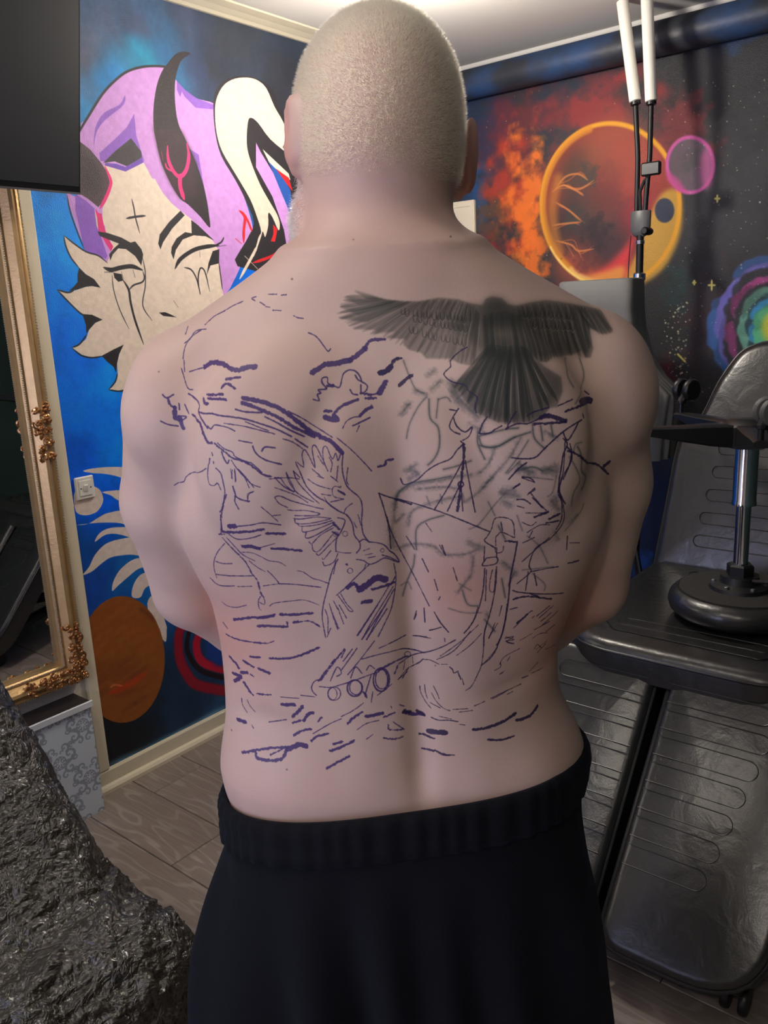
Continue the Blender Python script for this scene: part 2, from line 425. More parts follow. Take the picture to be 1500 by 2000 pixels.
LL(c4, "1095,190 1050,260 1052,400 1095,500 1160,565 1330,600", 70, (150, 22, 46), taper=False, soft=4); LL(c4, "1180,240 1150,330 1190,430 1340,480", 60, (190, 24, 55), taper=False, soft=3)
LL(c4, "1110,240 1095,340 1130,430 1200,490 1350,530", 34, (30, 20, 26), taper=False, soft=2); LP(c4, "1200,300 1210,400 1270,450 1400,470 1400,250", (28, 66, 150), soft=6)
LL(c4, "640,1030 720,1000 800,970 880,930 960,885 1060,835", 40, (90, 150, 185), alpha=.75, soft=9); LL(c4, "820,965 900,925 1010,880", 12, (190, 215, 225), alpha=.8, soft=3); LL(c4, "1000,870 1150,790 1320,690", 34, (110, 160, 190), alpha=.8, soft=8)
LL(c4, "800,995 880,950 950,905", 10, (20, 60, 90), alpha=.8, soft=3)
left.rgb *= (0.95 + 0.10 * fbm2(gx / 10, gy / 10, 3, 33))[..., None]
# plain plaster margin left of the mural
y_edge = (1.263 - LY0) * LS
left.rgb[:, :int(y_edge)] = (226, 218, 200)

# ---- galaxy mural on the back wall
BW, BH, BS = 2060, 1568, 640.0
def mB(px):
    P = [hit(x, y, 1, YB) for x, y in px]
    return np.array([((p[0] - XL) * BS, p[2] * BS) for p in P])
back = Canvas(BW, BH)
gy, gx = np.mgrid[0:BH, 0:BW].astype(np.float32)
n1 = fbm2(gx / 120, gy / 120, 5, 40)
base = np.array((50, 50, 53), np.float32)
back.rgb[...] = base * (0.75 + 0.5 * n1)[..., None]
def cloud(px, r, col, amt=1.0, seed=0, sq=1.0, thr=.35):
    (cx, cy), (ex, ey) = mB([px, (px[0] + r, px[1])]); R = math.hypot(ex - cx, ey - cy)
    rx_, ry_ = R * 2.0, R * 2.0 * sq; xa, xb = int(max(0, cx - rx_)), int(min(BW, cx + rx_)); ya, yb = int(max(0, cy - ry_)), int(min(BH, cy + ry_))
    if xb <= xa or yb <= ya: return
    X, Y = gx[ya:yb, xa:xb], gy[ya:yb, xa:xb]; T = back.rgb[ya:yb, xa:xb]
    d = np.sqrt((X - cx) ** 2 + ((Y - cy) / sq) ** 2) / R
    n = fbm2(X / (R * .35), Y / (R * .35), 5, seed)
    al = np.clip((1.25 - d) * 1.4 + (n - .5) * 2.6 - thr, 0, 1) * amt
    T += (np.array(col, np.float32) - T) * al[..., None]
cloud((925, 250), 90, (36, 56, 90), .8, 1, 2.2); cloud((930, 380), 40, (34, 84, 140), .8, 2, 1.5); cloud((1080, 140), 120, (40, 50, 70), .8, 3); cloud((1440, 60), 90, (36, 66, 110), .7, 4, .5)
cloud((1010, 250), 90, (150, 40, 44), .5, 5); cloud((1180, 235), 120, (168, 52, 52), .8, 6, .7); cloud((1330, 260), 75, (140, 52, 56), .75, 7, 1.2); cloud((1000, 400), 70, (190, 60, 40), .85, 8, 1.8); cloud((1140, 600), 95, (170, 44, 52), .9, 9, .6)
cloud((1030, 400), 52, (240, 120, 40), .95, 10, 2.6); cloud((1040, 480), 40, (246, 120, 36), .9, 11, 2.0); cloud((960, 420), 40, (110, 70, 46), .7, 12, 1.4); cloud((955, 500), 30, (150, 40, 46), .8, 13)
cloud((1380, 620), 60, (62, 36, 44), .6, 14, 2.0); cloud((1300, 740), 40, (96, 36, 44), .7, 15, 1.2); cloud((1320, 560), 40, (34, 60, 62), .8, 16, 1.4); cloud((1440, 380), 120, (66, 66, 70), .5, 17, 1.4)
cloud((1270, 1000), 130, (14, 36, 78), .95, 18, 1.2, .0); cloud((1250, 1100), 40, (24, 80, 170), .9, 19)
def BP(s, col, smooth=0, soft=0, alpha=1.0):
    q = mB(s if not isinstance(s, str) else c0(s)); back.poly(catmull(q, smooth, True) if smooth else q, col, alpha, soft)
def BL(s, w, col, alpha=1.0, soft=1.0, taper=False, f=c0):
    q = mB(s if not isinstance(s, str) else f(s)); back.line(catmull(q, 5), w / f.sc * 1.16, col, alpha, soft, taper=taper)
def ell(cx, cy, rx, ry, n=44, a0=0, a1=2 * PI, rot=0.0):
    return [(cx + rx * math.cos(a) * math.cos(rot) - ry * math.sin(a) * math.sin(rot), cy + rx * math.cos(a) * math.sin(rot) + ry * math.sin(a) * math.cos(rot)) for a in np.linspace(a0, a1, n)]
# large burning planet
BP(ell(1192, 400, 139, 163), (150, 62, 46))
for (x, y, r, col, al) in ((1150, 350, 60, (82, 62, 52), .9), (1130, 450, 62, (66, 48, 48), .95), (1190, 460, 62, (70, 46, 50), .95), (1175, 395, 50, (92, 66, 58), .8), (1240, 330, 60, (170, 60, 56), .8), (1250, 420, 40, (160, 44, 58), .8), (1210, 300, 70, (170, 86, 62), .7), (1120, 520, 40, (200, 90, 60), .6), (1180, 370, 40, (120, 50, 46), .7)):
    BP(ell(x, y, r, r * 1.1), col, soft=22, alpha=al)
BP("1215,548 1240,500 1262,440 1290,380 1325,370 1333,420 1325,470 1300,520 1265,550 1230,562", (206, 158, 66), 4, 5); BP("1150,545 1190,515 1230,470 1250,430 1232,500 1215,550", (220, 60, 66), 4, 8); BP("1130,545 1180,530 1220,520 1210,560 1170,562", (236, 150, 70), 3, 6)
BL(ell(1192, 400, 135, 159), 9, (240, 170, 44), soft=2.5); BL(ell(1192, 400, 131, 155, 30, 2.2, 4.4), 14, (226, 146, 40), .8, 4); BL(ell(1190, 404, 128, 150, 30, 1.2, 2.2), 9, (248, 200, 110), .8, 4); BL(ell(1192, 400, 136, 160, 24, 1.4, 2.6), 5, (255, 226, 140), .8, 1.5)
for (x, y, r, col, al) in ((1150, 345, 26, (70, 66, 58), .8), (1125, 425, 30, (66, 60, 54), .8), (1165, 455, 34, (54, 40, 44), .9), (1110, 480, 22, (84, 52, 48), .8), (1205, 400, 30, (120, 54, 54), .7), (1190, 335, 26, (140, 70, 58), .6), (1145, 505, 26, (96, 50, 50), .7), (1225, 360, 22, (176, 70, 62), .5)): cloud((x, y), r, col, al, int(x), 1.0)
for s in ("1078,375 1100,362 1130,370 1160,352", "1085,368 1105,345 1130,340 1148,352", "1100,360 1125,372 1140,382", "1085,395 1110,410 1135,432", "1080,440 1110,436 1135,434", "1085,470 1115,478 1130,490 1160,486", "1105,475 1120,500", "1130,490 1135,503"):
    BL(s, 4, (226, 138, 70), .8, 1.3, True); BL(' '.join('%f,%f' % (float(p.split(',')[0]) + rs.uniform(-4, 8), float(p.split(',')[1]) + rs.uniform(-9, 9)) for p in s.split()), 2.2, (214, 120, 66), .6, 1.2, True)
BL("1090,350 1080,400 1082,450 1092,490", 22, (206, 130, 50), .6, 8)
# pink planet, small moon
BP(ell(1348, 322, 48, 57), (104, 88, 98)); cloud((1350, 315), 26, (84, 80, 84), .8, 91); BL(ell(1348, 322, 45, 54), 7, (216, 92, 170), .95, 2.5); BP(ell(1380, 330, 14, 40), (206, 96, 160), soft=5, alpha=.7); BP("1300,330 1325,350 1345,378 1320,372 1303,352", (208, 80, 150), soft=3, alpha=.8)
BP(ell(1298, 411, 19, 24), (52, 58, 80), soft=1)
# spiral galaxy
for rx, ry, w, col in ((112, 130, 20, (54, 92, 150)), (98, 118, 20, (110, 104, 186)), (88, 105, 22, (44, 44, 50)), (74, 90, 20, (150, 62, 120)), (64, 80, 18, (42, 46, 50)), (52, 66, 18, (104, 160, 140)), (42, 54, 16, (40, 70, 78)), (36, 46, 16, (54, 140, 190)), (22, 30, 24, (90, 180, 130))):
    for k in range(26):          # broken, swirling dabs
        a0 = rs.uniform(0, 2 * PI); q = [(x + rs.uniform(-3, 3), y + rs.uniform(-3, 3)) for x, y in ell(1505, 640, rx + rs.uniform(-5, 5), ry + rs.uniform(-5, 5), 6, a0, a0 + rs.uniform(.3, .9))]
        BL(q, w * rs.uniform(.6, 1.15), tuple(np.array(col) * rs.uniform(.75, 1.15)), .85, 3.0, True)
BP(ell(1508, 640, 20, 30), (206, 206, 70), soft=5)
# stars
for i in range(520):
    x, y = rs.uniform(930, 1500), rs.uniform(150, 800)
    if y < 560 and ((x - 1192) / 145) ** 2 + ((y - 400) / 168) ** 2 < 1: continue
    if x < 1300 and rs.rand() < .7: continue
    BL([(x, y), (x + .4, y + .4)], rs.choice([1.4, 1.6, 2.2, 3.0], p=[.5, .3, .15, .05]), (200, 196, 180), rs.uniform(.3, .9), .8)
for i in range(110):
    x, y = rs.normal(1322, 16), rs.uniform(590, 790); BL([(x, y), (x + .4, y)], rs.choice([2, 3, 4]), (205, 200, 170), rs.uniform(.4, .95), .8)
for x, y, r in ((1401, 388, 8), (1390, 557, 11), (1320, 762, 10), (1356, 552, 5)):
    for dx, dy in ((0, r), (r * .7, 0)): BL([(x - dx, y - dy), (x, y), (x + dx, y + dy)], 4, (226, 214, 120), 1, .8, True)
BL("1324,692 1338,706", 4, (210, 206, 110))
# unseen right-hand part of the wall: dark green and violet mist
for q, (x, z, r, col) in enumerate(((1.3, 1.7, .5, (22, 62, 44)), (.6, 1.2, .5, (24, 60, 50)), (.2, 1.9, .4, (70, 40, 84)), (0.0, .9, .5, (22, 40, 40)))):
    cx, cy = (x - XL) * BS, z * BS; d = np.hypot(gx - cx, gy - cy) / (r * BS); al = np.clip((1.2 - d) + (fbm2(gx / 90, gy / 90, 4, 70 + q) - .5) * 2, 0, .8)
    back.rgb += (np.array(col, np.float32) - back.rgb) * al[..., None]


def painted(name, im, rough, weave=0.35, wscale=420.0, spec=.35):
    m, nt, b = new_mat(name)
    uv = nt.nodes.new('ShaderNodeUVMap'); tx = nt.nodes.new('ShaderNodeTexImage'); tx.image = im; tx.extension = 'EXTEND'
    nt.links.new(uv.outputs[0], tx.inputs[0]); nt.links.new(tx.outputs[0], b.inputs['Base Color'])
    b.inputs['Roughness'].default_value = rough; b.inputs['Specular IOR Level'].default_value = spec
    v = coords(nt, 'Object'); nz = N(nt, 'ShaderNodeTexNoise', Scale=wscale, Detail=2.0, Roughness=.6); nt.links.new(v, nz.inputs['Vector'])
    vo = N(nt, 'ShaderNodeTexVoronoi', Scale=wscale * .8); nt.links.new(v, vo.inputs['Vector'])
    ad = N(nt, 'ShaderNodeMath', _operation='ADD'); nt.links.new(nz.outputs[0], ad.inputs[0]); nt.links.new(vo.outputs['Distance'], ad.inputs[1])
    bp = N(nt, 'ShaderNodeBump', Strength=weave, Distance=0.002); nt.links.new(ad.outputs[0], bp.inputs['Height']); nt.links.new(bp.outputs[0], b.inputs['Normal'])
    return m


def set_uv(o, fn):
    me = o.data; uv = me.uv_layers.new(name='UVMap'); co = np.empty(len(me.vertices) * 3, np.float32); me.vertices.foreach_get('co', co); co = co.reshape(-1, 3)
    li = np.empty(len(me.loops), np.int32); me.loops.foreach_get('vertex_index', li)
    uv.data.foreach_set('uv', np.asarray(fn(co[li]), np.float32).ravel())


M_CREAM = plain('cream_paint', (226, 216, 192), .5, var=.03)
M_WHITE = plain('white_ceiling_paint', (222, 219, 212), .8, var=.03, vscale=3, bump=.15, bscale=60)
M_WALL = plain('pale_wall_paint', (206, 202, 200), .7, var=.05, vscale=2.5, bump=.2)
M_GREEN = plain('green_wall_paint', (34, 56, 46), .7, var=.6, vscale=2.2, bump=.2)
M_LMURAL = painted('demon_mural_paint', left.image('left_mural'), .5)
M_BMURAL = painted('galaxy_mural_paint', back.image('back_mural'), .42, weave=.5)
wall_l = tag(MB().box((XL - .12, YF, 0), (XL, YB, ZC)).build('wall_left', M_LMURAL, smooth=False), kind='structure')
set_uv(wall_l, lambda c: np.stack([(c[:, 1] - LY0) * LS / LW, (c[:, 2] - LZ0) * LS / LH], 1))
wall_b = tag(MB().box((XL - .12, YB, 0), (XR + .12, YB + .12, ZC)).build('wall_back', M_BMURAL, smooth=False), kind='structure')
set_uv(wall_b, lambda c: np.stack([(c[:, 0] - XL) * BS / BW, c[:, 2] * BS / BH], 1))
tag(MB().box((XR, YF, 0), (XR + .12, YB, ZC)).build('wall_right', M_GREEN, smooth=False), kind='structure')
tag(MB().box((XL - .12, YF - .12, 0), (XR + .12, YF, ZC)).build('wall_front', M_WALL, smooth=False), kind='structure')
tag(MB().box((XL - .12, YF - .12, ZC), (XR + .12, YB + .12, ZC + .1)).build('ceiling', M_WHITE, smooth=False), kind='structure')
# frosted window with glowing panes, added unseen behind the photographer to light the back
win = tag(MB().box((-2.02, YF, .42), (-.62, YF + .03, 1.78), .004).build('added_window_1', M_CREAM, smooth=False), kind='structure')
M_FILL_PANE = plain('frosted_fill_glow', (220, 226, 240), .6, emit=(202, 208, 255), estr=4.4)
for k in range(2): MB().box((-1.97 + .67 * k, YF + .028, .47), (-1.34 + .67 * k, YF + .034, 1.73)).build('pane', M_FILL_PANE, win, smooth=False)
MB().box((-2.06, YF, .395), (-.58, YF + .09, .42), .004).build('added_window_sill', M_CREAM, win, smooth=False)
# cornices, baseboards, strip beside the mirror, boxed ledge under it
tag(MB().loft([[(XL, y, 2.384), (XL + .010, y, 2.384), (XL + .022, y, 2.390), (XL + .05, y, 2.397), (XL + .085, y, 2.401), (XL + .09, y, ZC), (XL, y, ZC)] for y in (YF, YB)], cap=True).build('trim_1', M_CREAM, smooth=False), kind='structure')
tag(MB().loft([[(x, YB, 2.387), (x, YB - .010, 2.388), (x, YB - .015, 2.394), (x, YB - .016, ZC), (x, YB, ZC)] for x in (XL + .09, XR)], cap=True).build('trim_2', M_WHITE, smooth=False), kind='structure')
q = [(0, 0), (.03, 0), (.03, .012), (.024, .02), (.014, .024), (.014, .066), (.011, .07), (0, .07)]
tag(MB().loft([[(XL + a, y, b) for a, b in q] for y in (1.185, YB - .03)], cap=True).build('baseboard_left', M_CREAM, smooth=False), kind='structure')
tag(MB().loft([[(x, YB - a, b) for a, b in q] for x in (XL, XR)], cap=True).build('baseboard_back', M_CREAM, smooth=False), kind='structure')
tag(MB().loft([[(XR - a * 1.2, y, b * 1.6) for a, b in q] for y in (YF, YB - .03)], cap=True).build('baseboard_right', M_CREAM, smooth=False), kind='structure')
tag(MB().box((XL, 1.222, .07), (XL + .014, 1.262, 2.383), .004).build('trim_3', M_CREAM, smooth=False), kind='structure')

# ---- damask paper on the boxed ledge
dam = Canvas(512, 512); dam.rgb[...] = (206, 216, 222)
def spiral(cx, cy, r, a0, turns, sgn, w):
    t = np.linspace(0, 1, 40); rr = r * (1 - t) ** .8; aa = a0 + sgn * turns * 2 * PI * t
    return np.stack([cx + rr * np.cos(aa), cy + rr * np.sin(aa)], 1), w * (1 - .6 * t)
for ox, oy in ((0, 0), (256, 256)):
    for wx_ in (-512, 0, 512):
        for wy_ in (-512, 0, 512):
            X, Y = 128 + ox + wx_, 128 + oy + wy_
            for k in range(3):
                for a in np.linspace(0, 2 * PI, 7 + 2 * k)[:-1]:
                    rr = 14 + k * 17
                    dam.poly(catmull([(X + rr * math.cos(a + k), Y + rr * math.sin(a + k)), (X + (rr + 13) * math.cos(a + k - .35), Y + (rr + 13) * math.sin(a + k - .35)), (X + (rr + 17) * math.cos(a + k), Y + (rr + 17) * math.sin(a + k)), (X + (rr + 13) * math.cos(a + k + .35), Y + (rr + 13) * math.sin(a + k + .35))], 4, True), (146, 154, 166))
            for sg in (-1, 1):
                for (dx, dy, r, a0, tn, w) in ((98, 52, 62, -1.9, 1.15, 30), (92, -74, 56, 1.7, 1.1, 28), (150, 6, 36, 2.5, .9, 20), (58, 128, 44, -1.2, 1.1, 24), (46, -132, 40, 1.2, .9, 22), (128, 118, 30, .4, .9, 18), (132, -120, 30, -.4, .9, 18), (24, 92, 20, .5, .8, 14)):
                    p, ww = spiral(X + sg * dx, Y + dy, r, a0 if sg > 0 else PI - a0, tn, sg, w)
                    dam.line(p, ww, (150, 158, 170), .95, 1.4)
m, nt, b = new_mat('damask_paper'); v = coords(nt, 'Object', (1, 1, 1)); sx = nt.nodes.new('ShaderNodeSeparateXYZ'); cb = nt.nodes.new('ShaderNodeCombineXYZ'); nt.links.new(v, sx.inputs[0])
for i, ax in ((0, 'Y'), (1, 'Z')):
    mu = N(nt, 'ShaderNodeMath', _operation='MULTIPLY'); mu.inputs[1].default_value = 1 / .17; nt.links.new(sx.outputs[ax], mu.inputs[0]); nt.links.new(mu.outputs[0], cb.inputs[i])
tx = nt.nodes.new('ShaderNodeTexImage'); tx.image = dam.image('damask'); nt.links.new(cb.outputs[0], tx.inputs[0]); nt.links.new(tx.outputs[0], b.inputs['Base Color']); b.inputs['Roughness'].default_value = .45
M_DAMASK = m
M_BLACKTOP = plain('dark_ledge_top', (52, 46, 44), .3, var=.2)
ledge = tag(MB().box((XL + .0, YF, 0), (-2.143, 1.18, .352)).build('trim_4', M_DAMASK, smooth=False), kind='structure')
MB().box((XL, YF, .352), (-2.138, 1.184, .362), .002).build('ledge_board', M_BLACKTOP, ledge, smooth=False)
MB().box((-2.140, YF, .345), (-2.134, 1.186, .366), .002).build('edge_strip', plain('white_edging', (216, 220, 222), .35), ledge, smooth=False)

# ---- floor of laminate planks
m, nt, b = new_mat('grey_oak_laminate')
oi = nt.nodes.new('ShaderNodeObjectInfo'); tc = nt.nodes.new('ShaderNodeTexCoord')
vm = N(nt, 'ShaderNodeVectorMath', _operation='MULTIPLY_ADD'); vm.inputs[1].default_value = (1, 1, 1)
cbn = nt.nodes.new('ShaderNodeCombineXYZ'); mr = N(nt, 'ShaderNodeMath', _operation='MULTIPLY'); mr.inputs[1].default_value = 37.0
nt.links.new(oi.outputs['Random'], mr.inputs[0]); nt.links.new(mr.outputs[0], cbn.inputs[0]); nt.links.new(mr.outputs[0], cbn.inputs[1]); nt.links.new(tc.outputs['Object'], vm.inputs[0]); nt.links.new(cbn.outputs[0], vm.inputs[2])
mp = nt.nodes.new('ShaderNodeMapping'); mp.inputs['Scale'].default_value = (2.2, 11, 1); nt.links.new(vm.outputs[0], mp.inputs[0])
nw = N(nt, 'ShaderNodeTexNoise', Scale=.9, Detail=2.0, Distortion=.3); nt.links.new(mp.outputs[0], nw.inputs['Vector'])
ml = N(nt, 'ShaderNodeMath', _operation='MULTIPLY'); ml.inputs[1].default_value = 60.0; nt.links.new(nw.outputs[0], ml.inputs[0])
sn = N(nt, 'ShaderNodeMath', _operation='SINE'); nt.links.new(ml.outputs[0], sn.inputs[0])
mp2 = nt.nodes.new('ShaderNodeMapping'); mp2.inputs['Scale'].default_value = (5, 150, 1); nt.links.new(vm.outputs[0], mp2.inputs[0])
nf = N(nt, 'ShaderNodeTexNoise', Scale=1.0, Detail=5.0, Roughness=.65); nt.links.new(mp2.outputs[0], nf.inputs['Vector'])
cr = nt.nodes.new('ShaderNodeValToRGB'); cr.color_ramp.elements[0].position = .25; cr.color_ramp.elements[0].color = lin((126, 114, 105)); cr.color_ramp.elements[1].position = .8; cr.color_ramp.elements[1].color = lin((158, 145, 136))
nt.links.new(nf.outputs[0], cr.inputs[0])
crs = nt.nodes.new('ShaderNodeValToRGB'); crs.color_ramp.elements[0].position = .55; crs.color_ramp.elements[0].color = (0, 0, 0, 1); crs.color_ramp.elements[1].position = 1.0; crs.color_ramp.elements[1].color = (1, 1, 1, 1)
nt.links.new(sn.outputs[0], crs.inputs[0])
mp3 = nt.nodes.new('ShaderNodeMapping'); mp3.inputs['Scale'].default_value = (1.6, 5, 1); nt.links.new(vm.outputs[0], mp3.inputs[0]); nm = N(nt, 'ShaderNodeTexNoise', Scale=1.3, Detail=3.0); nt.links.new(mp3.outputs[0], nm.inputs['Vector'])
msk = nt.nodes.new('ShaderNodeMath'); msk.operation = 'MULTIPLY'; nt.links.new(crs.outputs[0], msk.inputs[0]); nt.links.new(nm.outputs[0], msk.inputs[1])
mix1 = nt.nodes.new('ShaderNodeMix'); mix1.data_type = 'RGBA'; mix1.inputs[7].default_value = lin((178, 167, 157)); nt.links.new(msk.outputs[0], mix1.inputs[0]); nt.links.new(cr.outputs[0], mix1.inputs[6])
mix2 = nt.nodes.new('ShaderNodeMix'); mix2.data_type = 'RGBA'; mix2.blend_type = 'MULTIPLY'; mix2.inputs[0].default_value = .5
cr3 = nt.nodes.new('ShaderNodeValToRGB'); cr3.color_ramp.elements[0].position = .35; cr3.color_ramp.elements[0].color = (.7, .68, .66, 1); cr3.color_ramp.elements[1].position = .65; nt.links.new(nm.outputs[0], cr3.inputs[0])
nt.links.new(mix1.outputs[2], mix2.inputs[6]); nt.links.new(cr3.outputs[0], mix2.inputs[7]); nt.links.new(mix2.outputs[2], b.inputs['Base Color'])
b.inputs['Roughness'].default_value = .42
bp = N(nt, 'ShaderNodeBump', Strength=.15, Distance=.001); nt.links.new(nf.outputs[0], bp.inputs['Height']); nt.links.new(bp.outputs[0], b.inputs['Normal'])
M_PLANK = m
M_GAP = plain('dark_joint', (38, 32, 28), .9)
floor = tag(MB().box((XL - .12, YF - .12, -.1), (XR + .12, YB + .12, -.004)).build('floor', M_GAP, smooth=False), kind='structure')
PW = .193; y0 = 1.325 - 18 * PW; rp = np.random.RandomState(12)
row_off = {18: -2.092, 16: -1.405, 17: -1.75, 19: -.536}
i = 0
while y0 + i * PW < YB:
    ya, yb = y0 + i * PW, min(y0 + (i + 1) * PW, YB)
    ya = max(ya, YF)
    if yb > YF + .01:
        x = row_off.get(i, XL + rp.uniform(0, 1.2))
        xs = [XL] + [t for t in np.arange(x - 2.56, XR, 1.28) if XL + .03 < t < XR - .03] + [XR]
        for a_, b_ in zip(xs[:-1], xs[1:]):
            pm = MB(); e = .0012; bz = .0016
            pm.loft([[(a_ + e, ya + e, -.004), (b_ - e, ya + e, -.004), (b_ - e, yb - e, -.004), (a_ + e, yb - e, -.004)], [(a_ + e, ya + e, -bz), (b_ - e, ya + e, -bz), (b_ - e, yb - e, -bz), (a_ + e, yb - e, -bz)], [(a_ + e + bz, ya + e + bz, 0), (b_ - e - bz, ya + e + bz, 0), (b_ - e - bz, yb - e - bz, 0), (a_ + e + bz, yb - e - bz, 0)]], cap=True)
            pm.build('plank', M_PLANK, floor, smooth=False)
    i += 1
# ------------------------------------------------------------------ smooth solid modelling (signed distance on a grid, surface nets)
class Solid:
    def __init__(self, lo, hi, vx):
        self.lo = np.asarray(lo, float); self.vx = vx
        self.n = np.ceil((np.asarray(hi) - self.lo) / vx).astype(int) + 1
        self.F = np.full(self.n, .08, np.float32)

    def win(self, lo, hi, pad):
        a = np.maximum(0, np.floor((np.asarray(lo) - pad - self.lo) / self.vx).astype(int)); b = np.minimum(self.n, np.ceil((np.asarray(hi) + pad - self.lo) / self.vx).astype(int) + 1)
        sl = tuple(slice(i, j) for i, j in zip(a, b))
        ax = [(self.lo[k] + self.vx * np.arange(a[k], b[k])).astype(np.float32) for k in range(3)]
        return sl, ax[0][:, None, None], ax[1][None, :, None], ax[2][None, None, :]

    def blend(self, sl, d, k, op='add'):
        A = self.F[sl]
        if op == 'add':
            if k <= 0: A[...] = np.minimum(A, d)
            else: h = np.clip(.5 + .5 * (A - d) / k, 0, 1); A[...] = A + (d - A) * h - k * h * (1 - h)
        else:
            h = np.clip(.5 - .5 * (A + d) / k, 0, 1) if k > 0 else (A < -d).astype(np.float32)
            A[...] = A + (-d - A) * h + k * h * (1 - h)

    def cone(self, a, b, ra, rb, k=.02, op='add'):
        a = np.asarray(a, np.float32); b = np.asarray(b, np.float32); R = max(ra, rb)
        sl, X, Y, Z = self.win(np.minimum(a, b) - R, np.maximum(a, b) + R, .04)
        d = b - a; L = float(d @ d) + 1e-9
        t = np.clip(((X - a[0]) * d[0] + (Y - a[1]) * d[1] + (Z - a[2]) * d[2]) / L, 0, 1)
        dist = np.sqrt((X - a[0] - t * d[0]) ** 2 + (Y - a[1] - t * d[1]) ** 2 + (Z - a[2] - t * d[2]) ** 2) - (ra + (rb - ra) * t)
        self.blend(sl, dist, k, op)

    def chain(self, pts, rs, k=.02):
        for i in range(len(pts) - 1): self.cone(pts[i], pts[i + 1], rs[i], rs[i + 1], k)

    def ellip(self, c, s, k=.02, op='add', M=None):
        c = np.asarray(c, np.float32); R = max(s)
        sl, X, Y, Z = self.win(c - R, c + R, .04)
        x, y, z = X - c[0], Y - c[1], Z - c[2]
        if M is not None:
            M = np.asarray(M, np.float32)
            x, y, z = M[0, 0] * x + M[0, 1] * y + M[0, 2] * z, M[1, 0] * x + M[1, 1] * y + M[1, 2] * z, M[2, 0] * x + M[2, 1] * y + M[2, 2] * z
        k0 = np.sqrt((x / s[0]) ** 2 + (y / s[1]) ** 2 + (z / s[2]) ** 2)
        k1 = np.sqrt((x / s[0] ** 2) ** 2 + (y / s[1] ** 2) ** 2 + (z / s[2] ** 2) ** 2) + 1e-9
        self.blend(sl, k0 * (k0 - 1) / k1, k, op)

    def rbox(self, c, s, r, k=.02, op='add', M=None):
        c = np.asarray(c, np.float32); R = np.linalg.norm(s) if M is not None else np.asarray(s)
        sl, X, Y, Z = self.win(c - R, c + R, .04)
        x, y, z = X - c[0], Y - c[1], Z - c[2]
        if M is not None:
            M = np.asarray(M, np.float32)
            x, y, z = M[0, 0] * x + M[0, 1] * y + M[0, 2] * z, M[1, 0] * x + M[1, 1] * y + M[1, 2] * z, M[2, 0] * x + M[2, 1] * y + M[2, 2] * z
        qx, qy, qz = np.abs(x) - s[0] + r, np.abs(y) - s[1] + r, np.abs(z) - s[2] + r
        d = np.sqrt(np.maximum(qx, 0) ** 2 + np.maximum(qy, 0) ** 2 + np.maximum(qz, 0) ** 2) + np.minimum(np.maximum(np.maximum(qx, qy), qz), 0) - r
        self.blend(sl, d, k, op)

    def column(self, table, n=2.5, k=.03, zr=None):
        """Stack of rounded cross-sections: rows (z, left, right, back, front)."""
        T = np.asarray(table, float); T = T[np.argsort(T[:, 0])]
        z0, z1 = (T[0, 0], T[-1, 0]) if zr is None else zr
        sl, X, Y, Z = self.win((T[:, 1].min(), T[:, 3].min(), z0), (T[:, 2].max(), T[:, 4].max(), z1), .04)
        zz = np.clip(Z.ravel(), T[0, 0], T[-1, 0]); kk = catmull(T, 12); kk = kk[np.argsort(kk[:, 0])]
        I = [np.interp(zz, kk[:, 0], kk[:, i]).astype(np.float32)[None, None, :] for i in (1, 2, 3, 4)]
        cx = (I[0] + I[1]) / 2; a = (I[1] - I[0]) / 2; cy = (I[2] + I[3]) / 2; b = (I[3] - I[2]) / 2
        x, y = np.abs(X - cx), np.abs(Y - cy); L = np.sqrt(x * x + y * y) + 1e-6
        q = ((x / a) ** n + (y / b) ** n) ** (1 / n) + 1e-6
        d = L * (1 - 1 / q); d = np.maximum(d, np.maximum(Z - z1, z0 - Z))
        self.blend(sl, d, k)

    def mesh(self):
        F, n, vx = self.F, self.n, self.vx
        S = F < 0; cnt = np.zeros(n - 1, np.int8)
        for c in range(8):
            i, j, k = c & 1, c >> 1 & 1, c >> 2; cnt += S[i:n[0] - 1 + i, j:n[1] - 1 + j, k:n[2] - 1 + k]
        act = np.argwhere((cnt > 0) & (cnt < 8)); V = np.zeros((len(act), 3)); m = np.zeros(len(act))
        val = {c: F[act[:, 0] + (c & 1), act[:, 1] + (c >> 1 & 1), act[:, 2] + (c >> 2)] for c in range(8)}
        off = {c: np.array([c & 1, c >> 1 & 1, c >> 2], float) for c in range(8)}
        for a in range(8):
            for bit in (1, 2, 4):
                b = a | bit
                if a == b: continue
                x = (val[a] < 0) != (val[b] < 0); t = np.where(x, val[a] / np.where(x, val[a] - val[b], 1), 0)
                V += np.where(x[:, None], off[a] + t[:, None] * (off[b] - off[a]), 0); m += x
        V = self.lo + vx * (act + V / m[:, None])
        ID = np.full(n - 1, -1, np.int32); ID[act[:, 0], act[:, 1], act[:, 2]] = np.arange(len(act)); faces = []
        for ax in range(3):
            u, w = [(1, 2), (2, 0), (0, 1)][ax]
            lo_ = [slice(1, n[i] - 1) for i in range(3)]; lo_[ax] = slice(0, n[ax] - 1); hi_ = list(lo_); hi_[ax] = slice(1, n[ax])
            A, B = S[tuple(lo_)], S[tuple(hi_)]; e = np.argwhere(A != B); st = A[e[:, 0], e[:, 1], e[:, 2]]
            p = e + [0 if i == ax else 1 for i in range(3)]
            def cid(du, dw):
                r = p.copy(); r[:, u] -= du; r[:, w] -= dw; return ID[r[:, 0], r[:, 1], r[:, 2]]
            Q = np.stack([cid(1, 1), cid(0, 1), cid(0, 0), cid(1, 0)], 1); Q[~st] = Q[~st][:, ::-1]
            faces.append(Q[(Q >= 0).all(1)])
        return V, np.concatenate(faces)


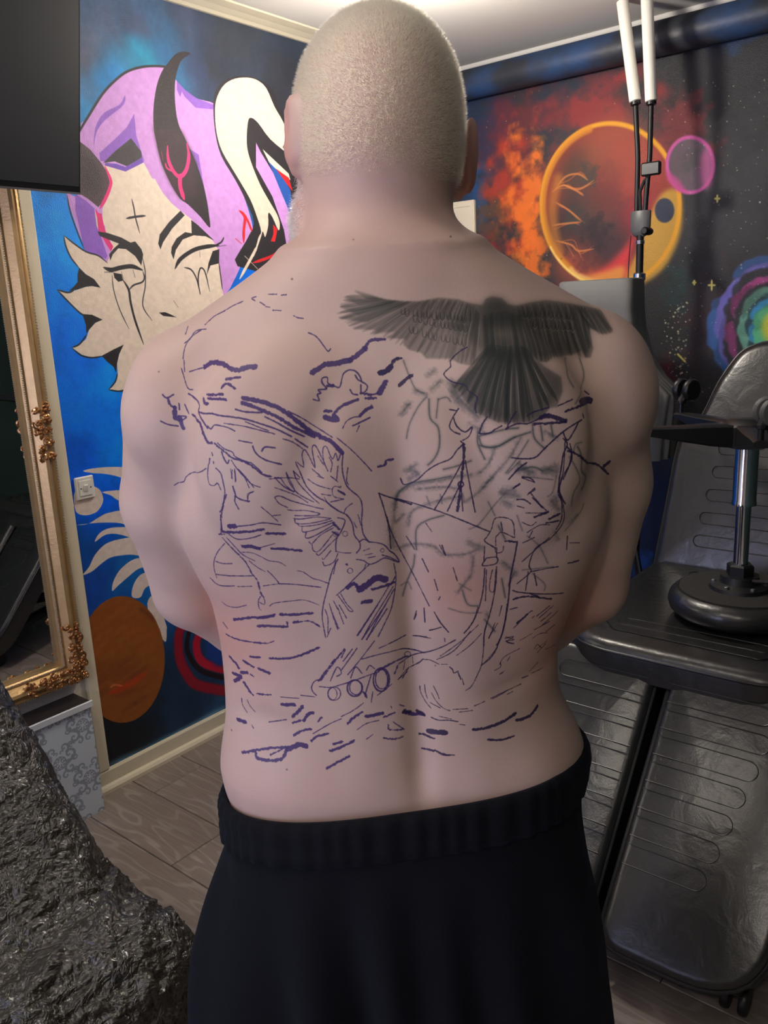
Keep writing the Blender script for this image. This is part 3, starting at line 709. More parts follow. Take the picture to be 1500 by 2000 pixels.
def relax(V, Fq, it=2, w=.5):
    E = np.concatenate([Fq[:, [i, (i + 1) % 4]] for i in range(4)]); 
    deg = np.bincount(E[:, 0], minlength=len(V)).astype(float)
    for _ in range(it):
        S = np.stack([np.bincount(E[:, 0], V[E[:, 1], k], len(V)) for k in range(3)], 1)
        V = V + w * (S / np.maximum(deg, 1)[:, None] - V)
    return V


# ------------------------------------------------------------------ the man, in his own frame: x to his right, y ahead of him, z up
AZ = np.array([-.627, .779, 0]); RT = np.array([.779, .627, 0]); D0 = .95
man = empty('person', 'shirtless man in black shorts seen from behind, purple lines and dark bird on back', 'person', tuple(AZ * D0), math.atan2(RT[1], RT[0]))
ORG = AZ * D0
cam_l = np.array([(CAM - ORG) @ RT, (CAM - ORG) @ AZ, CAM[2]])
def ray_l(x, y):
    d = ray(x, y); return np.array([d @ RT, d @ AZ, d[2]])

B = Solid((-.37, -.21, -.01), (.37, .33, 1.80), .004)
# legs and feet
for s in (-1, 1):
    B.chain([(s * .115, .01, .88), (s * .115, .02, .66), (s * .115, .025, .48), (s * .12, .0, .33), (s * .125, -.01, .09)], [.115, .092, .066, .062, .042], .03)
    B.chain([(s * .125, -.02, .05), (s * .135, .07, .04), (s * .15, .15, .025)], [.044, .038, .024], .03)
    for t in range(5): B.chain([(s * (.128 + .014 * t), .15 - .004 * t, .022), (s * (.13 + .017 * t), .205 - .012 * t, .014)], [.017 - .001 * t, .012 - .001 * t], .008)
# torso
TORSO = [(.74, -.205, .195, -.115, .12), (.80, -.225, .208, -.13, .14), (.846, -.222, .198, -.124, .155), (.91, -.228, .204, -.116, .17), (.965, -.225, .198, -.108, .18), (1.01, -.223, .196, -.105, .18), (1.05, -.222, .197, -.106, .172), (1.08, -.222, .205, -.11, .162),
         (1.127, -.226, .220, -.117, .15), (1.16, -.238, .234, -.122, .145), (1.205, -.25, .247, -.13, .14), (1.25, -.25, .245, -.134, .138), (1.32, -.226, .218, -.136, .126), (1.38, -.205, .198, -.128, .105), (1.43, -.172, .168, -.115, .08), (1.47, -.135, .13, -.1, .06), (1.505, -.095, .092, -.088, .05)]
B.column(TORSO, 2.45, .03)
B.ellip((0, .09, 1.0), (.17, .115, .14), .05)                      # belly
B.ellip((-.085, .09, 1.27), (.085, .06, .065), .03); B.ellip((.085, .09, 1.27), (.085, .06, .065), .03)   # chest
# shoulders and trapezius
for s in (-1, 1):
    B.cone((s * .045, -.025, 1.487), (s * .215, -.012, 1.388), .054, .054, .045)
    B.ellip((s * .236, .0, 1.345), (.066, .08, .084), .03)
    B.ellip((s * .115, -.105, 1.315), (.085, .038, .10), .04)       # shoulder blade
# arms: left, right
EL, ER = (-.263, .075, 1.112), (.244, .075, 1.095)
B.chain([(-.236, .005, 1.34), (-.261, .04, 1.235), EL], [.068, .069, .053], .012)
B.chain([(.228, .005, 1.34), (.243, .04, 1.235), ER], [.066, .067, .052], .012)
WL, WR = (-.095, .245, .965), (.085, .25, .955)
B.chain([EL, (-.215, .13, 1.045), WL], [.052, .05, .031], .012)
B.chain([ER, (.195, .13, 1.03), WR], [.051, .05, .031], .012)
# hands, the left one folded over the right
def hand(w, palm, out, down, side, curl):
    w = np.array(w); out = np.array(out) / np.linalg.norm(out); down = np.array(down) / np.linalg.norm(down); nrm = np.cross(out, down)
    B.cone(w, w + out * .03, .029, .03, .012); pc = w + out * .062
    B.rbox(pc, (.044, .042, .015), .014, .012, M=np.stack([out, down, nrm]))
    for i, ln in enumerate((.074, .08, .075, .06)):
        p = pc + out * .038 + down * (-.03 + .02 * i); q1 = p + out * ln * .45 + nrm * curl * .012; q2 = q1 + out * ln * .25 + nrm * curl * .022; q3 = q2 + out * ln * .08 + nrm * curl * .026
        B.chain([p, q1, q2, q3], [.0098, .0092, .0085, .0075], .003)
    p = w + out * .03 - down * .035; B.chain([p, p + out * .03 - down * .028, p + out * .055 - down * .034 + nrm * curl * .01], [.013, .011, .009], .004)
hand(WR, None, (-.95, .12, -.05), (0, -.1, -1), 1, 1.0)
hand(WL, None, (.95, .22, -.05), (0, -.1, -1), -1, -1.0)
# neck and head (turned a little to his left)
HC = np.array([-.002, .022, 1.642]); ps = math.radians(17); tl = math.radians(4)
HM = np.array([[math.cos(ps), math.sin(ps), 0], [-math.sin(ps), math.cos(ps), 0], [0, 0, 1]]) 
TM = np.array([[math.cos(tl), 0, -math.sin(tl)], [0, 1, 0], [math.sin(tl), 0, math.cos(tl)]])
HM = TM @ HM                                                      # rows: head right, head forward, head up in body axes
def hp(x, y, z): return HC + HM.T @ np.array([x, y, z])
B.cone((0, -.02, 1.455), (-.002, .012, 1.585), .08, .074, .03)
B.ellip(hp(0, -.004, .012), (.086, .103, .103), .02, M=HM)
B.ellip(hp(0, -.02, -.035), (.078, .085, .075), .03, M=HM)
B.ellip(hp(0, .045, -.06), (.071, .062, .07), .03, M=HM)
B.ellip(hp(0, .062, -.098), (.048, .042, .03), .03, M=HM)          # chin and jaw
B.cone(hp(-.055, .03, -.10), hp(0, .085, -.112), .03, .022, .03); B.cone(hp(.055, .03, -.10), hp(0, .085, -.112), .03, .022, .03)
for s in (-1, 1):
    B.ellip(hp(s * .033, .094, .002), (.021, .014, .014), .012, 'sub', HM)
    B.ellip(hp(s * .033, .082, .002), (.016, .015, .013), .006, M=HM)
    B.cone(hp(s * .022, .0955, .0085), hp(s * .046, .0915, .0075), .0042, .0042, .003); B.cone(hp(s * .023, .0945, -.0065), hp(s * .045, .091, -.006), .0036, .0036, .003)   # lids
    B.cone(hp(s * .012, .101, .022), hp(s * .052, .088, .022), .009, .007, .012)       # brow
    B.ellip(hp(s * .05, .07, -.03), (.024, .022, .02), .02, M=HM)                      # cheek
    B.ellip(hp(s * .011, .108, -.032), (.009, .011, .008), .006, M=HM)                 # nostril wing
    # ear: rim, lobe, hollow
    Me = np.array([[math.cos(s * .5), -math.sin(s * .5), 0], [math.sin(s * .5), math.cos(s * .5), 0], [0, 0, 1]]) @ HM
    e = hp(s * (.093 if s < 0 else .106), -.012, -.012 if s < 0 else -.022)
    B.ellip(e, (.0085, .02, .036) if s < 0 else (.010, .025, .041), .006, M=Me); B.ellip(hp(s * (.087 if s < 0 else .096), -.004, -.043 if s < 0 else -.056), (.008, .012, .016), .006, M=Me)
    B.ellip(hp(s * (.104 if s < 0 else .117), -.004, -.008 if s < 0 else -.018), (.006, .012, .023), .004, 'sub', Me)
B.cone(hp(0, .1, .012), hp(0, .122, -.026), .008, .012, .01)                           # nose
B.ellip(hp(0, .098, -.058), (.022, .01, .006), .006, M=HM); B.ellip(hp(0, .096, -.07), (.02, .01, .007), .006, M=HM)
bv, bf = B.mesh()
bv = relax(bv, bf, 4, .5)
# furrow of the spine, hollows beside it, creases at the waist
x, y, z = bv.T.copy()
backm = np.clip((-.02 - y) / .05, 0, 1)
sx = .012 + (1.2 - z) * .02
fz = np.clip((z - .86) / .08, 0, 1) * np.clip((1.36 - z) / .16, 0, 1)
bv[:, 1] += backm * fz * (.0095 * np.exp(-((x - sx) / .016) ** 2) + .006 * np.exp(-((x - sx) / .05) ** 2))
bv[:, 1] -= backm * fz * .004 * (np.exp(-((x - sx - .06) / .035) ** 2) + np.exp(-((x - sx + .06) / .035) ** 2))
rc = np.clip((x - .05) / .08, 0, 1); lc = np.clip((-x - .08) / .08, 0, 1)
bv[:, 1] += backm * .004 * (rc * np.exp(-((z - (1.035 + .12 * (x - .15))) / .012) ** 2) + .6 * lc * np.exp(-((z - 1.0) / .014) ** 2))
bv[:, 1] += backm * .005 * np.exp(-((np.abs(x) - (.045 + (1.42 - z) * .35)) / .02) ** 2) * np.clip((z - 1.2) / .05, 0, 1) * np.clip((1.40 - z) / .05, 0, 1)
fw_ = 1 - .03 * np.clip((.905 - z) / .05, 0, 1) * np.clip((z - .5) / .1, 0, 1); bv[:, 0] *= fw_; bv[:, 1] *= fw_
bvh = BVHTree.FromPolygons([tuple(p) for p in bv], [tuple(q) for q in bf])

# ------------------------------------------------------------------ ink on the back
TK = 2048; TS0, TZ0, TW = -.36, .80, .72
PXK = 0.89 / F_PX / TW * TK
def mK(px):
    out = []
    o = Vector(cam_l)
    for x_, y_ in px:
        d = ray_l(x_, y_); h = bvh.ray_cast(o, Vector(d / np.linalg.norm(d)))
        p = np.array(h[0]) if h[0] is not None else cam_l + d * ((-.04 - cam_l[1]) / d[1])
        out.append(((p[0] - TS0) / TW * TK, (p[2] - TZ0) / TW * TK))
    return np.array(out)
ink = Canvas(TK, TK, True)
GREY = (72, 82, 84)
def old(f, s, w, al=.58, soft=3.0, col=GREY, tp=False):
    for part in s.split(';'):
        q = catmull(mK(f(part)), 5)
        if w >= 20: ink.line(q, w * .9 / f.sc * PXK, col, .5, soft=7, rough=14, seed=int(w)); ink.line(q + 2, w * .3 / f.sc * PXK, col, .6, soft=4, rough=8, seed=3, taper=True)
        else: ink.line(q, w * 1.2 / f.sc * PXK, col, .34, soft=5); ink.line(q, w * .55 / f.sc * PXK, col, .8, soft=1.8, rough=1.5, seed=int(w))
# faded older tattoo below the bird
for w, s in ((9, "370,410 400,490 430,550 470,570;480,590 440,640 400,720 385,790;540,600 530,690;540,600 580,590 600,610;1210,620 1240,530 1250,470 1230,400;1160,400 1170,480 1200,540;1180,880 1220,950 1230,1000 1200,1060 1190,1120;1200,860 1210,820 1240,810;980,800 930,880 870,960;880,960 940,900"),
             (14, "495,600 500,690 540,740 545,830 520,890 490,920;740,790 760,830 830,830 900,790 990,760;740,780 850,750 930,740;1000,720 1010,790 1060,840;1040,730 1050,800;1090,720 1100,780;920,950 1000,930 1050,950;1220,830 1240,880 1240,950 1260,980 1240,1040"),
             (28, "430,560 480,580;360,670 390,630;490,480 520,460;510,550 550,510;380,950 430,920;400,990 440,970;370,660 400,620"),
             (46, "600,520 640,600 690,650 730,690;860,1050 900,1045;1060,950 1110,930;1110,1080 1115,1100;940,940 1000,960"),
             (20, "940,790 890,880 820,960 760,1030;330,1130 330,1080 370,1040 450,1010 540,1000 620,980 700,970;430,1040 560,1030 640,1040;690,720 760,760;770,700 740,760;640,620 600,560;1060,760 1120,790")):
    old(kB, s, w)
for w, s in ((8, "640,620 720,520 800,430;700,480 740,560;870,560 900,650;900,330 1080,350;1100,330 1080,420 1050,450;1150,650 1240,540 1260,490;930,680 1000,740 1050,840;900,880 1000,870 1080,860;960,900 1030,960 1030,1000;470,1105 560,1130 660,1130;190,970 230,950 250,990;530,960 600,1000;340,450 360,500;420,440 430,490;550,430 560,480;590,640 640,620"),
             (15, "160,480 180,420 260,370 380,350 480,330;280,760 280,640 340,590 440,560;270,790 260,860 220,960 200,1030;550,1000 580,1080 640,1090;780,930 800,1040;650,150 740,160 860,100;640,70 640,140 680,230;680,1170 740,1240;850,900 820,970;760,620 800,700;440,290 520,270 600,240"),
             (24, "150,500 150,600 200,560;230,620 250,540 330,500 430,470 540,450;180,750 300,730 380,745 440,790 560,790 640,760;610,800 600,900 560,960 520,1010;740,160 700,260 640,320;560,480 640,430 720,340;690,1130 700,1160;1180,600 1220,560;880,260 940,310;1090,660 1110,700"),
             (44, "250,300 275,310;590,720 660,750;1030,290 1100,310;1070,480 1110,530;780,430 870,450;790,480 830,500;790,840 860,900;130,640 140,740")):
    old(kD, s, w)
# the dark bird
def BK(s): return mK(kB(s))
BIRD = "135,68 200,85 290,112 380,120 450,120 540,102 640,110 700,130 755,140 770,110 800,97 850,105 880,135 920,142 990,125 1060,115 1120,120 1210,135 1270,145 1330,160 1350,190 1394,262 1385,275 1340,282 1280,250 1280,300 1297,350 1285,397 1255,397 1242,362 1200,380 1140,392 1100,390 1070,420 1010,412 990,380 1060,440 1140,490 1147,560 1120,640 1085,640 1040,700 960,716 890,712 830,712 780,690 720,662 680,620 640,560 602,532 680,470 740,430 772,390 700,436 640,424 600,402 540,402 480,402 455,372 400,360 368,332 380,305 330,304 280,300 330,270 210,282 240,262 130,257 120,250 200,225 60,207 52,198 150,190 62,152 65,140 150,140 76,102 90,95 190,110 130,72"
ink.poly(BK(BIRD), (60, 67, 62), .6, soft=2)
ink.poly(BK("700,128 755,140 770,110 800,97 850,105 880,135 920,142 990,125 1060,115 1120,120 1210,135 1330,162 1394,262 1340,282 1280,250 1297,350 1255,397 1200,380 1100,390 1060,420 1010,412 1060,440 1140,490 1147,560 1085,640 1040,700 960,716 830,712 720,662 640,560 602,532 740,430 772,390 680,300 560,240 640,180"), (54, 59, 55), .62, soft=10)
rk = np.random.RandomState(3)
def feathers(A, Bq, n, w, al_d=.75, al_l=.35, jit=6):
    A = np.array(kB(A)); Bq = np.array(kB(Bq)); A = catmull(A, 8); Bq = catmull(Bq, 8)
    for i in range(n):
        t = (i + .5) / n; a = A[int(t * (len(A) - 1))]; b_ = Bq[int(t * (len(Bq) - 1))] + rk.uniform(-jit, jit, 2) / 2.5
        mid = (a + b_) / 2 + rk.uniform(-2, 2, 2); q = catmull(mK([a, mid, b_]), 6)
        ink.line(q, w / 2.5 * PXK, (38, 44, 42), al_d * rk.uniform(.4, 1), soft=2, taper=True)
        o_ = np.array([w * .5 / 2.5 * PXK, 2]); ink.line(q[3:-2] + o_, w * .26 / 2.5 * PXK, (168, 154, 138), al_l * rk.uniform(.3, 1.6), soft=1.2, taper=True)
feathers("330,120 430,122 520,112 620,118 700,140 740,180", "60,200 130,255 290,305 400,358 540,400 640,420 720,420", 26, 16, .55, .45)
feathers("240,105 300,114 360,120 420,124", "90,95 62,145 58,200 125,252", 9, 15, .6, .3)
feathers("470,120 560,112 640,120 700,140", "450,200 520,215 600,210 700,230", 16, 12, .5, .5)
feathers("930,150 1000,135 1080,130 1180,140 1260,150", "1000,405 1070,410 1150,385 1260,390 1285,330", 22, 17, .7, .35)
feathers("1200,140 1260,150 1310,160", "1280,250 1340,280 1390,265", 8, 13, .6, .3)
for row, n_ in (("360,175 450,185 520,195 600,200 680,215", 13), ("420,205 520,230 600,245 690,260", 11), ("960,190 1040,185 1120,190 1200,200", 12), ("990,235 1060,240 1130,245 1210,250", 10), ("400,260 500,290 600,310 680,330", 10)):
    R_ = catmull(np.array(kB(row)), 8)
    for i in range(n_):                          # scalloped covert feathers
        p = R_[int((i + .5) / n_ * (len(R_) - 1))]; q = mK([p + np.array(d_) * rk.uniform(.8, 1.3) for d_ in ((-3.5, -8), (-3.2, 2), (0, 6), (3.2, 2), (3.5, -8))])
        ink.line(catmull(q, 4), 1.6 * PXK, (36, 40, 38), .7, soft=1.2, taper=True); ink.line(catmull(q[1:4] - [0, 3], 4), 1.5 * PXK, (176, 160, 144), rk.uniform(.2, .6), soft=1.2, taper=True)
feathers("800,330 840,340 880,345 920,340 960,340", "620,540 720,650 830,708 960,712 1130,600", 22, 22, .8, .42)
feathers("760,190 850,170 940,190", "770,390 870,400 980,380", 18, 20, .7, .25)
ink.poly(BK("800,262 850,255 910,262 900,300 830,305"), (128, 108, 96), .55, soft=12); ink.poly(BK("760,150 800,110 850,112 900,150 960,180 940,240 800,240 740,190"), (44, 50, 48), .6, soft=14)
# purple stencil lines
PURP = (66, 44, 104)
DARK = (44, 30, 74)
sd = [0]
def st(f, txt, col=PURP):
    for row in txt.strip().split('\n'):
        w, s = row.split(':'); w = float(w)
        for part in s.split(';'):
            sd[0] += 1; q = mK(f(part.strip()))
            if len(q) == 1: q = np.array([q[0], q[0] + .5])
            ink.line(catmull(q, 4), (w * 1.15 + 1.5) / f.sc * PXK, col, .95, soft=.9, rough=2.2 if w < 9 else 6.0, seed=sd[0])
def ring(f, cx, cy, rx, ry, w, col=PURP): ink.line(mK([f('%f,%f' % (cx + rx * math.cos(a), cy + ry * math.sin(a)))[0] for a in np.linspace(0, 2 * PI, 25)]), w / f.sc * PXK, col, .92, soft=.9, rough=2)
st(kA, """5:545,120 480,150 430,180 370,212 315,262;290,295 240,330 200,380 185,430 180,470;320,290 260,300 225,345 190,375;210,275 195,320;185,480 190,550;170,530 185,580 200,630 215,655 240,660;600,100 625,92;600,105 620,118;650,125 680,145;685,152 708,157;728,175 778,177;855,208 880,220 915,225;700,77 750,77;780,82 810,80
6:945,312 985,330 1015,360 1040,395 1065,425 1080,410;220,550 250,540 300,525;330,880 350,900 375,875 450,890 495,912;190,750 215,805
24:315,520 350,497 400,495 440,510 470,530 520,540 560,525 620,520
13:445,598 480,590 525,585;415,650 430,630 450,625 480,640 495,655;85,710 100,750 130,770
8:55,690 80,710 120,690;45,852 90,872 150,882;150,820 200,825 170,850;215,685 250,710 280,760 275,795 330,895;275,795 310,805 360,805;155,745 158,780
24:130,770 130,830 165,835;165,850 180,895
13:235,810 280,860 300,920 330,980 355,985;325,690 420,688;330,712 440,720;305,715 310,740 330,745
22:545,712 640,728 760,770 850,830 940,900 1010,940;1020,950 1080,975 1150,1045
17:540,740 640,775 760,830 860,890 980,945
5:820,790 900,830 980,880 1090,950;1120,955 1200,1020 1280,1100 1330,1155;560,855 700,910;430,865 560,885 740,930;790,960 850,980 910,1020;520,970 600,985
8:365,808 420,820 470,825 560,840 660,870 760,905 840,945;500,780 560,795 660,800;680,825 760,865 830,905 920,945;865,960 900,985 940,1010;605,1005 620,1040 650,1070 700,1095 780,1115;660,1035 680,1010 740,1015;415,1040 430,1080 450,1110 460,1090
10:375,990 400,1010 440,1045 490,1080 560,1100 620,1140 670,1180 720,1190
6:390,985 430,1020 480,1040 500,1070 570,1100 600,1110 660,1165;343,1080 340,1110;355,1045 360,1062;365,1100 366,1110
5:320,1140 290,1160 240,1165 200,1190 185,1220 150,1228 125,1245;335,1115 330,1180 340,1235 370,1245 390,1230 410,1270;475,1090 500,1130 540,1180;480,1150 475,1200;495,1155 500,1220;515,1145 560,1190 610,1255;520,1150 590,1230 650,1255;495,1310 540,1330 585,1340;610,1280 580,1300 575,1330
6:380,1140 410,1170 425,1230 435,1290 420,1380 405,1406;485,1250 500,1300 495,1340 520,1390
25:970,555 1000,535 1050,505 1110,500 1150,490 1200,480;1200,480 1240,450 1290,410
15:1290,410 1310,370 1350,355 1410,352;1060,635 1095,635;1105,800 1150,760 1200,735 1245,720;1045,790 1085,790
7:975,720 1010,725 1000,690 1020,680 1005,660 1055,655 1030,620 1030,590 1060,585 1065,620 1100,635 1135,645 1150,590 1160,560 1190,540 1230,545 1260,580 1270,610;1230,570 1250,600 1300,630 1300,660 1270,680 1265,630;1200,660 1215,685 1245,690
12:1265,680 1330,690 1370,680;1295,712 1360,712;1370,1130 1410,1120 1420,1090 1460,1085
26:1380,680 1400,640 1415,615;1050,830 1120,845 1100,820;1385,555 1415,550 1450,520
5:1155,895 1175,855 1215,830 1250,825;1240,915 1255,880
18:1260,820 1290,790 1330,765
8:1215,880 1260,860 1320,830;1450,510 1460,480 1495,465""")
st(kB, """19:255,470 290,460 310,440
10:310,440 330,405 360,400;1010,720 1160,710;665,825 665,880 650,1010 635,1145
13:350,530 400,490 412,485
4.5:680,345 640,370 600,410 600,440 570,470 575,490 610,515 670,530 690,560 730,590 720,630 725,665;595,650 630,655;640,645 610,690 595,730 610,755 645,770;615,690 630,730 670,760 705,735 690,780 660,800;650,805 670,820;660,900 600,1010 520,1140;672,900 690,1000 720,1150;640,1030 585,1145;650,1020 660,1145;665,815 630,850 600,890 540,915 490,945 440,990 400,1010 370,1015 355,985
5:740,765 755,720 780,685;745,768 790,765 820,745 850,730;870,745 920,720 975,720;875,740 900,690 920,660;975,680 1010,660 1080,640;970,720 1000,710 1080,670;1125,632 1195,600;1255,560 1275,575;1245,670 1250,690
18:1040,690 1080,680 1160,705
9:1160,660 1210,640 1260,610;1175,850 1220,870 1250,890;1240,885 1270,910 1320,920 1370,965
27:1240,612 1280,605
6:900,885 950,890 1010,885 1050,850 1080,820 1140,765;1140,765 1190,730 1240,700;885,990 930,940 970,910;1150,790 1170,820 1150,870 1140,940 1130,1000 1130,1050 1160,1110;1165,830 1190,860 1180,920 1150,990;1150,760 1170,800 1200,760 1225,710
17:1350,925 1375,905
5:905,1035 935,1015;950,980 990,985 1010,1005;980,1060 1010,1035;925,1090 960,1090 990,1110;1000,1080 1050,1130""", DARK)
ring(kB, 650, 1015, 13, 13, 8, DARK)
st(kD, """6:60,430 155,462 380,525 550,590 710,655;60,430 90,520 120,640 130,755;680,870 670,1000 640,1120 600,1200 560,1250;750,860 745,960 720,1100 680,1240 675,1320
10:155,465 250,495;800,710 870,715
4.5:110,570 130,650 200,790 280,940 355,1090;690,690 720,640 745,575 840,590 855,690;690,690 680,710 735,750;775,600 785,650;755,680 770,660 800,665 850,690;745,740 745,690 760,670;680,710 690,720 745,750;740,750 750,780 785,770 790,740;680,740 675,830;690,880 685,1060;725,880 710,950 710,1000 735,1000 745,880;750,750 750,810
6:690,810 750,805 750,840 690,855 665,850 690,810
8:870,720 850,830 830,930 820,1040 805,1150 780,1260 750,1320;850,400 885,375
4.5:780,1090 765,1150;740,1190 705,1280;335,605 370,655;415,735 450,795;385,935 405,1000;495,865 520,945;220,680 270,760;325,1100 330,1185;385,1125 420,1190 470,1245;355,1235 425,1215;280,1120 265,1170;410,1055 420,1035;260,1265 365,1280;120,1310 215,1262
6:315,815 350,890;1165,680 1160,760;970,900 985,970;935,890 920,1000;905,720 970,690;430,735 450,790
4.5:900,340 970,365;930,440 975,410;870,505 910,515;920,545 1050,545;950,430 1000,490 1040,530;930,660 960,640 1010,615 1060,615;960,650 940,690;1180,720 1235,720;900,600 950,620 980,600
13:970,570 1050,540;1060,580 1120,550
9:1040,605 1120,590;1170,840 1230,825
6:1180,140 1190,230 1130,350 1120,430 1140,500 1140,600 1060,700 980,750 940,850 950,890 870,960;1150,130 1140,300 1110,420 1130,480 1130,580 1100,640;1060,690 1000,740 900,830;950,890 1050,870 1110,860
7:845,1000 880,1010 1000,1020 1140,1015;830,1110 870,1100
11:850,1050 940,1035 1070,1050;950,1020 1000,1040;870,1190 930,1140
5:850,1220 940,1130 960,1120;960,1160 970,1150;1000,1160 1080,1090;985,1150 1060,1090;1020,1200 1110,1120;970,1230 1060,1180;1040,1240 1090,1200;800,1280 850,1270 810,1300 850,1310;1010,1180 1070,1130""", DARK)
st(kC, """5.5:745,240 705,150 760,185 750,100 775,70 840,190 820,60 850,45 930,215 900,140 895,60 920,45 960,130 985,90 1000,140 1020,95 1035,95;1070,190 1060,280 1075,310
7:1035,95 1030,200 1050,290 1080,340 1150,400 1170,470 1165,580 1180,660 1220,710
5:820,200 890,260;860,110 900,170;940,120 960,160 950,220;790,270 850,310 950,340;860,250 900,265;1000,180 990,280;950,250 1000,290
7:735,220 780,320 850,390 920,430 1000,490 1060,520 1100,580 1115,660 1150,710 1155,750 1130,785
5.5:560,260 620,320 690,360;640,225 660,290 720,370 830,430;690,215 720,290 800,380 870,440;560,330 620,350 720,390 790,435;560,395 600,390 700,430 900,480;560,400 590,440 650,470;650,485 700,490 780,490 870,510 840,525 700,525;690,545 740,550 850,535 950,545;700,545 710,580 800,580 940,550;720,580 740,600 850,590 960,560;750,610 760,640 850,620 970,570;780,640 775,680 830,670 970,590;800,710 820,720 880,660 970,610;820,730 830,770 870,770 960,660;850,790 870,800 930,740 990,680;890,820 900,830 950,770;895,850 910,875 970,850 1000,790;905,400 940,450 1000,490;520,270 640,260 730,270;560,260 600,265 640,320 700,355 640,230;690,215 735,260
7:1000,540 1050,560 1020,640 990,690 985,770
13:970,580 1010,620;965,640 1000,660
5:985,775 1040,785 1090,785;960,340 980,320 1020,330;960,340 970,390 1040,410;885,375 950,385;950,430 1040,410;1100,440 1060,470 1040,510;1140,520 1160,590;1110,570 1130,610;1180,770 1220,755;1190,800 1240,790;1360,770 1395,790;1185,890 1195,865;1210,820 1260,810
11:1000,350 1050,380;1060,862 1062,866
6.5:1150,710 1180,690 1220,708 1280,715 1330,735 1360,770 1400,800 1425,850 1330,820 1270,850 1220,865 1180,840 1130,830;1310,800 1360,815 1420,845;1215,870 1150,930 1070,1010 1040,1040;1000,830 960,910 920,1060 900,1140 890,1220 900,1300 915,1375
5.5:985,840 970,930;1040,1040 990,1080;1000,1080 1050,1150 1080,1190 1105,1190 1060,1140 1020,1070;910,1180 930,1240 930,1340;940,1140 970,1240 1000,1320;960,1200 1000,1300 1010,1310;1000,1170 1040,1280;1010,1150 1060,1240;970,1120 1000,1180;925,1370 950,1310
24:1065,1030 1110,1000 1135,1020;1170,1130 1230,1120;335,740 400,740 450,755
42:1150,1040 1200,1010 1270,960 1330,970
17:1240,1040 1310,1020 1390,990;500,650 630,650;200,640 300,640 400,635 480,620;540,755 650,760 745,770
6.5:1390,860 1405,950 1395,1060 1370,1180 1320,1290 1280,1370;1365,1000 1250,1190 1140,1360;1385,1020 1250,1240 1170,1385;1390,1040 1290,1220 1200,1390;1400,950 1370,1010
9:170,655 210,655;185,650 185,550 200,450 220,380;195,680 250,740 330,820 370,870 400,930 440,980 460,1060 480,1090;720,1270 800,1260 860,1290
7:195,640 180,520;300,600 400,590 480,575 600,590;240,655 300,690 400,680 460,660
30:240,600 280,600
5:450,750 560,720;330,780 400,785 460,810 520,840 590,850 635,875;210,720 160,780 135,850 140,910 155,960;380,840 430,880 490,915;460,1090 445,1120 450,1170 465,1185;475,1085 490,1120 485,1145 455,1130;720,910 760,920 820,960 870,975 940,1000;300,1020 400,1018;190,1125 230,1155 290,1165 360,1150;525,1155 560,1135 680,1120 770,1115 870,1150;200,1270 230,1310;300,200 350,260 380,330;250,200 265,270;280,200 290,280;265,320 280,370 310,410 380,430;405,360 370,375 370,415;465,465 520,510 580,565;550,525 600,520;480,1015 590,1000
7:225,680 280,740 340,800 420,840;150,845 200,860 260,860;150,935 250,945 400,945;510,910 560,960 590,1000;590,1000 700,1005 880,1025;110,960 170,1010 280,1015
18:275,1250 400,1235 450,1240 550,1225;600,1215 700,1215 820,1205;440,1295 530,1295 640,1300;690,1270 720,1265
11:450,1235 560,1215;645,1270 650,1300;860,1290 875,1302""")
for c in ((1050, 652, 18), (985, 655, 17), (1085, 910, 18), (1310, 768, 13)): ring(kC, c[0], c[1], c[2], c[2], 6)
st(kE, """10:135,190 210,225 290,240 400,250
5:400,250 440,235;115,115 145,155;235,600 240,640 270,690;270,610 290,650 320,685;480,590 600,600;610,580 700,590;690,825 800,760 870,730;870,715 940,680 1010,630;1110,280 1200,240 1280,195;970,800 1030,760 1110,740;1030,860 1070,830;1190,660 1185,650;1240,640 1270,650
15:415,345 480,348 560,340 640,315 730,275;290,335 350,340;245,360 310,400;240,945 330,930 430,915 530,910;800,935 870,910 950,870;780,1045 850,1005 920,970
19:160,335 200,380 215,405;345,410 410,440;230,435 270,435;250,500 290,560;630,740 660,700 690,690;560,715 610,670 620,650;325,950 345,985 480,990 520,930
22:180,440 230,460 190,490;490,640 570,640;210,735 260,750;1030,715 1130,695;1270,680 1320,700 1390,700
10:290,445 310,460;290,560 310,580;330,570 420,578;720,750 745,720;420,960 490,925;1140,720 1210,690;1140,850 1200,860 1260,845
14:560,755 610,740;570,835 610,810 675,795;680,870 720,840 785,825;820,890 880,875;910,760 950,720 1000,690;1010,560 1030,590
6:410,750 450,745 520,735;300,770 310,790;730,525 800,530 860,515 940,490 1050,450 1110,430;740,480 700,490 680,530 690,560 710,580;870,340 895,290;870,420 970,280;880,365 940,285;910,450 1000,340 1080,235;800,490 830,420 850,400 870,440 840,460;930,470 960,400 1000,440;1030,420 1050,390 1080,410;1060,450 1020,580;1070,560 1060,625;1000,350 1110,320 1250,285 1320,290 1400,310;1100,580 1190,510;1260,470 1300,400;1230,480 1290,430;1200,750 1260,790
30:530,925 600,895 645,905
9:725,490 760,440 830,350;740,485 800,400 890,285;1210,440 1230,390;1170,770 1180,800 1270,795
13:1110,420 1200,370 1290,330
7:970,200 1050,80 1100,5;1000,225 1150,5;1030,225 1160,30""")
for c in ((825, 570, 40, 42, 8), (812, 572, 30, 40, 6), (955, 535, 48, 52, 13), (962, 530, 40, 46, 8), (1125, 480, 52, 75, 10), (1128, 478, 42, 62, 9), (1118, 484, 46, 72, 8)): ring(kE, *c)
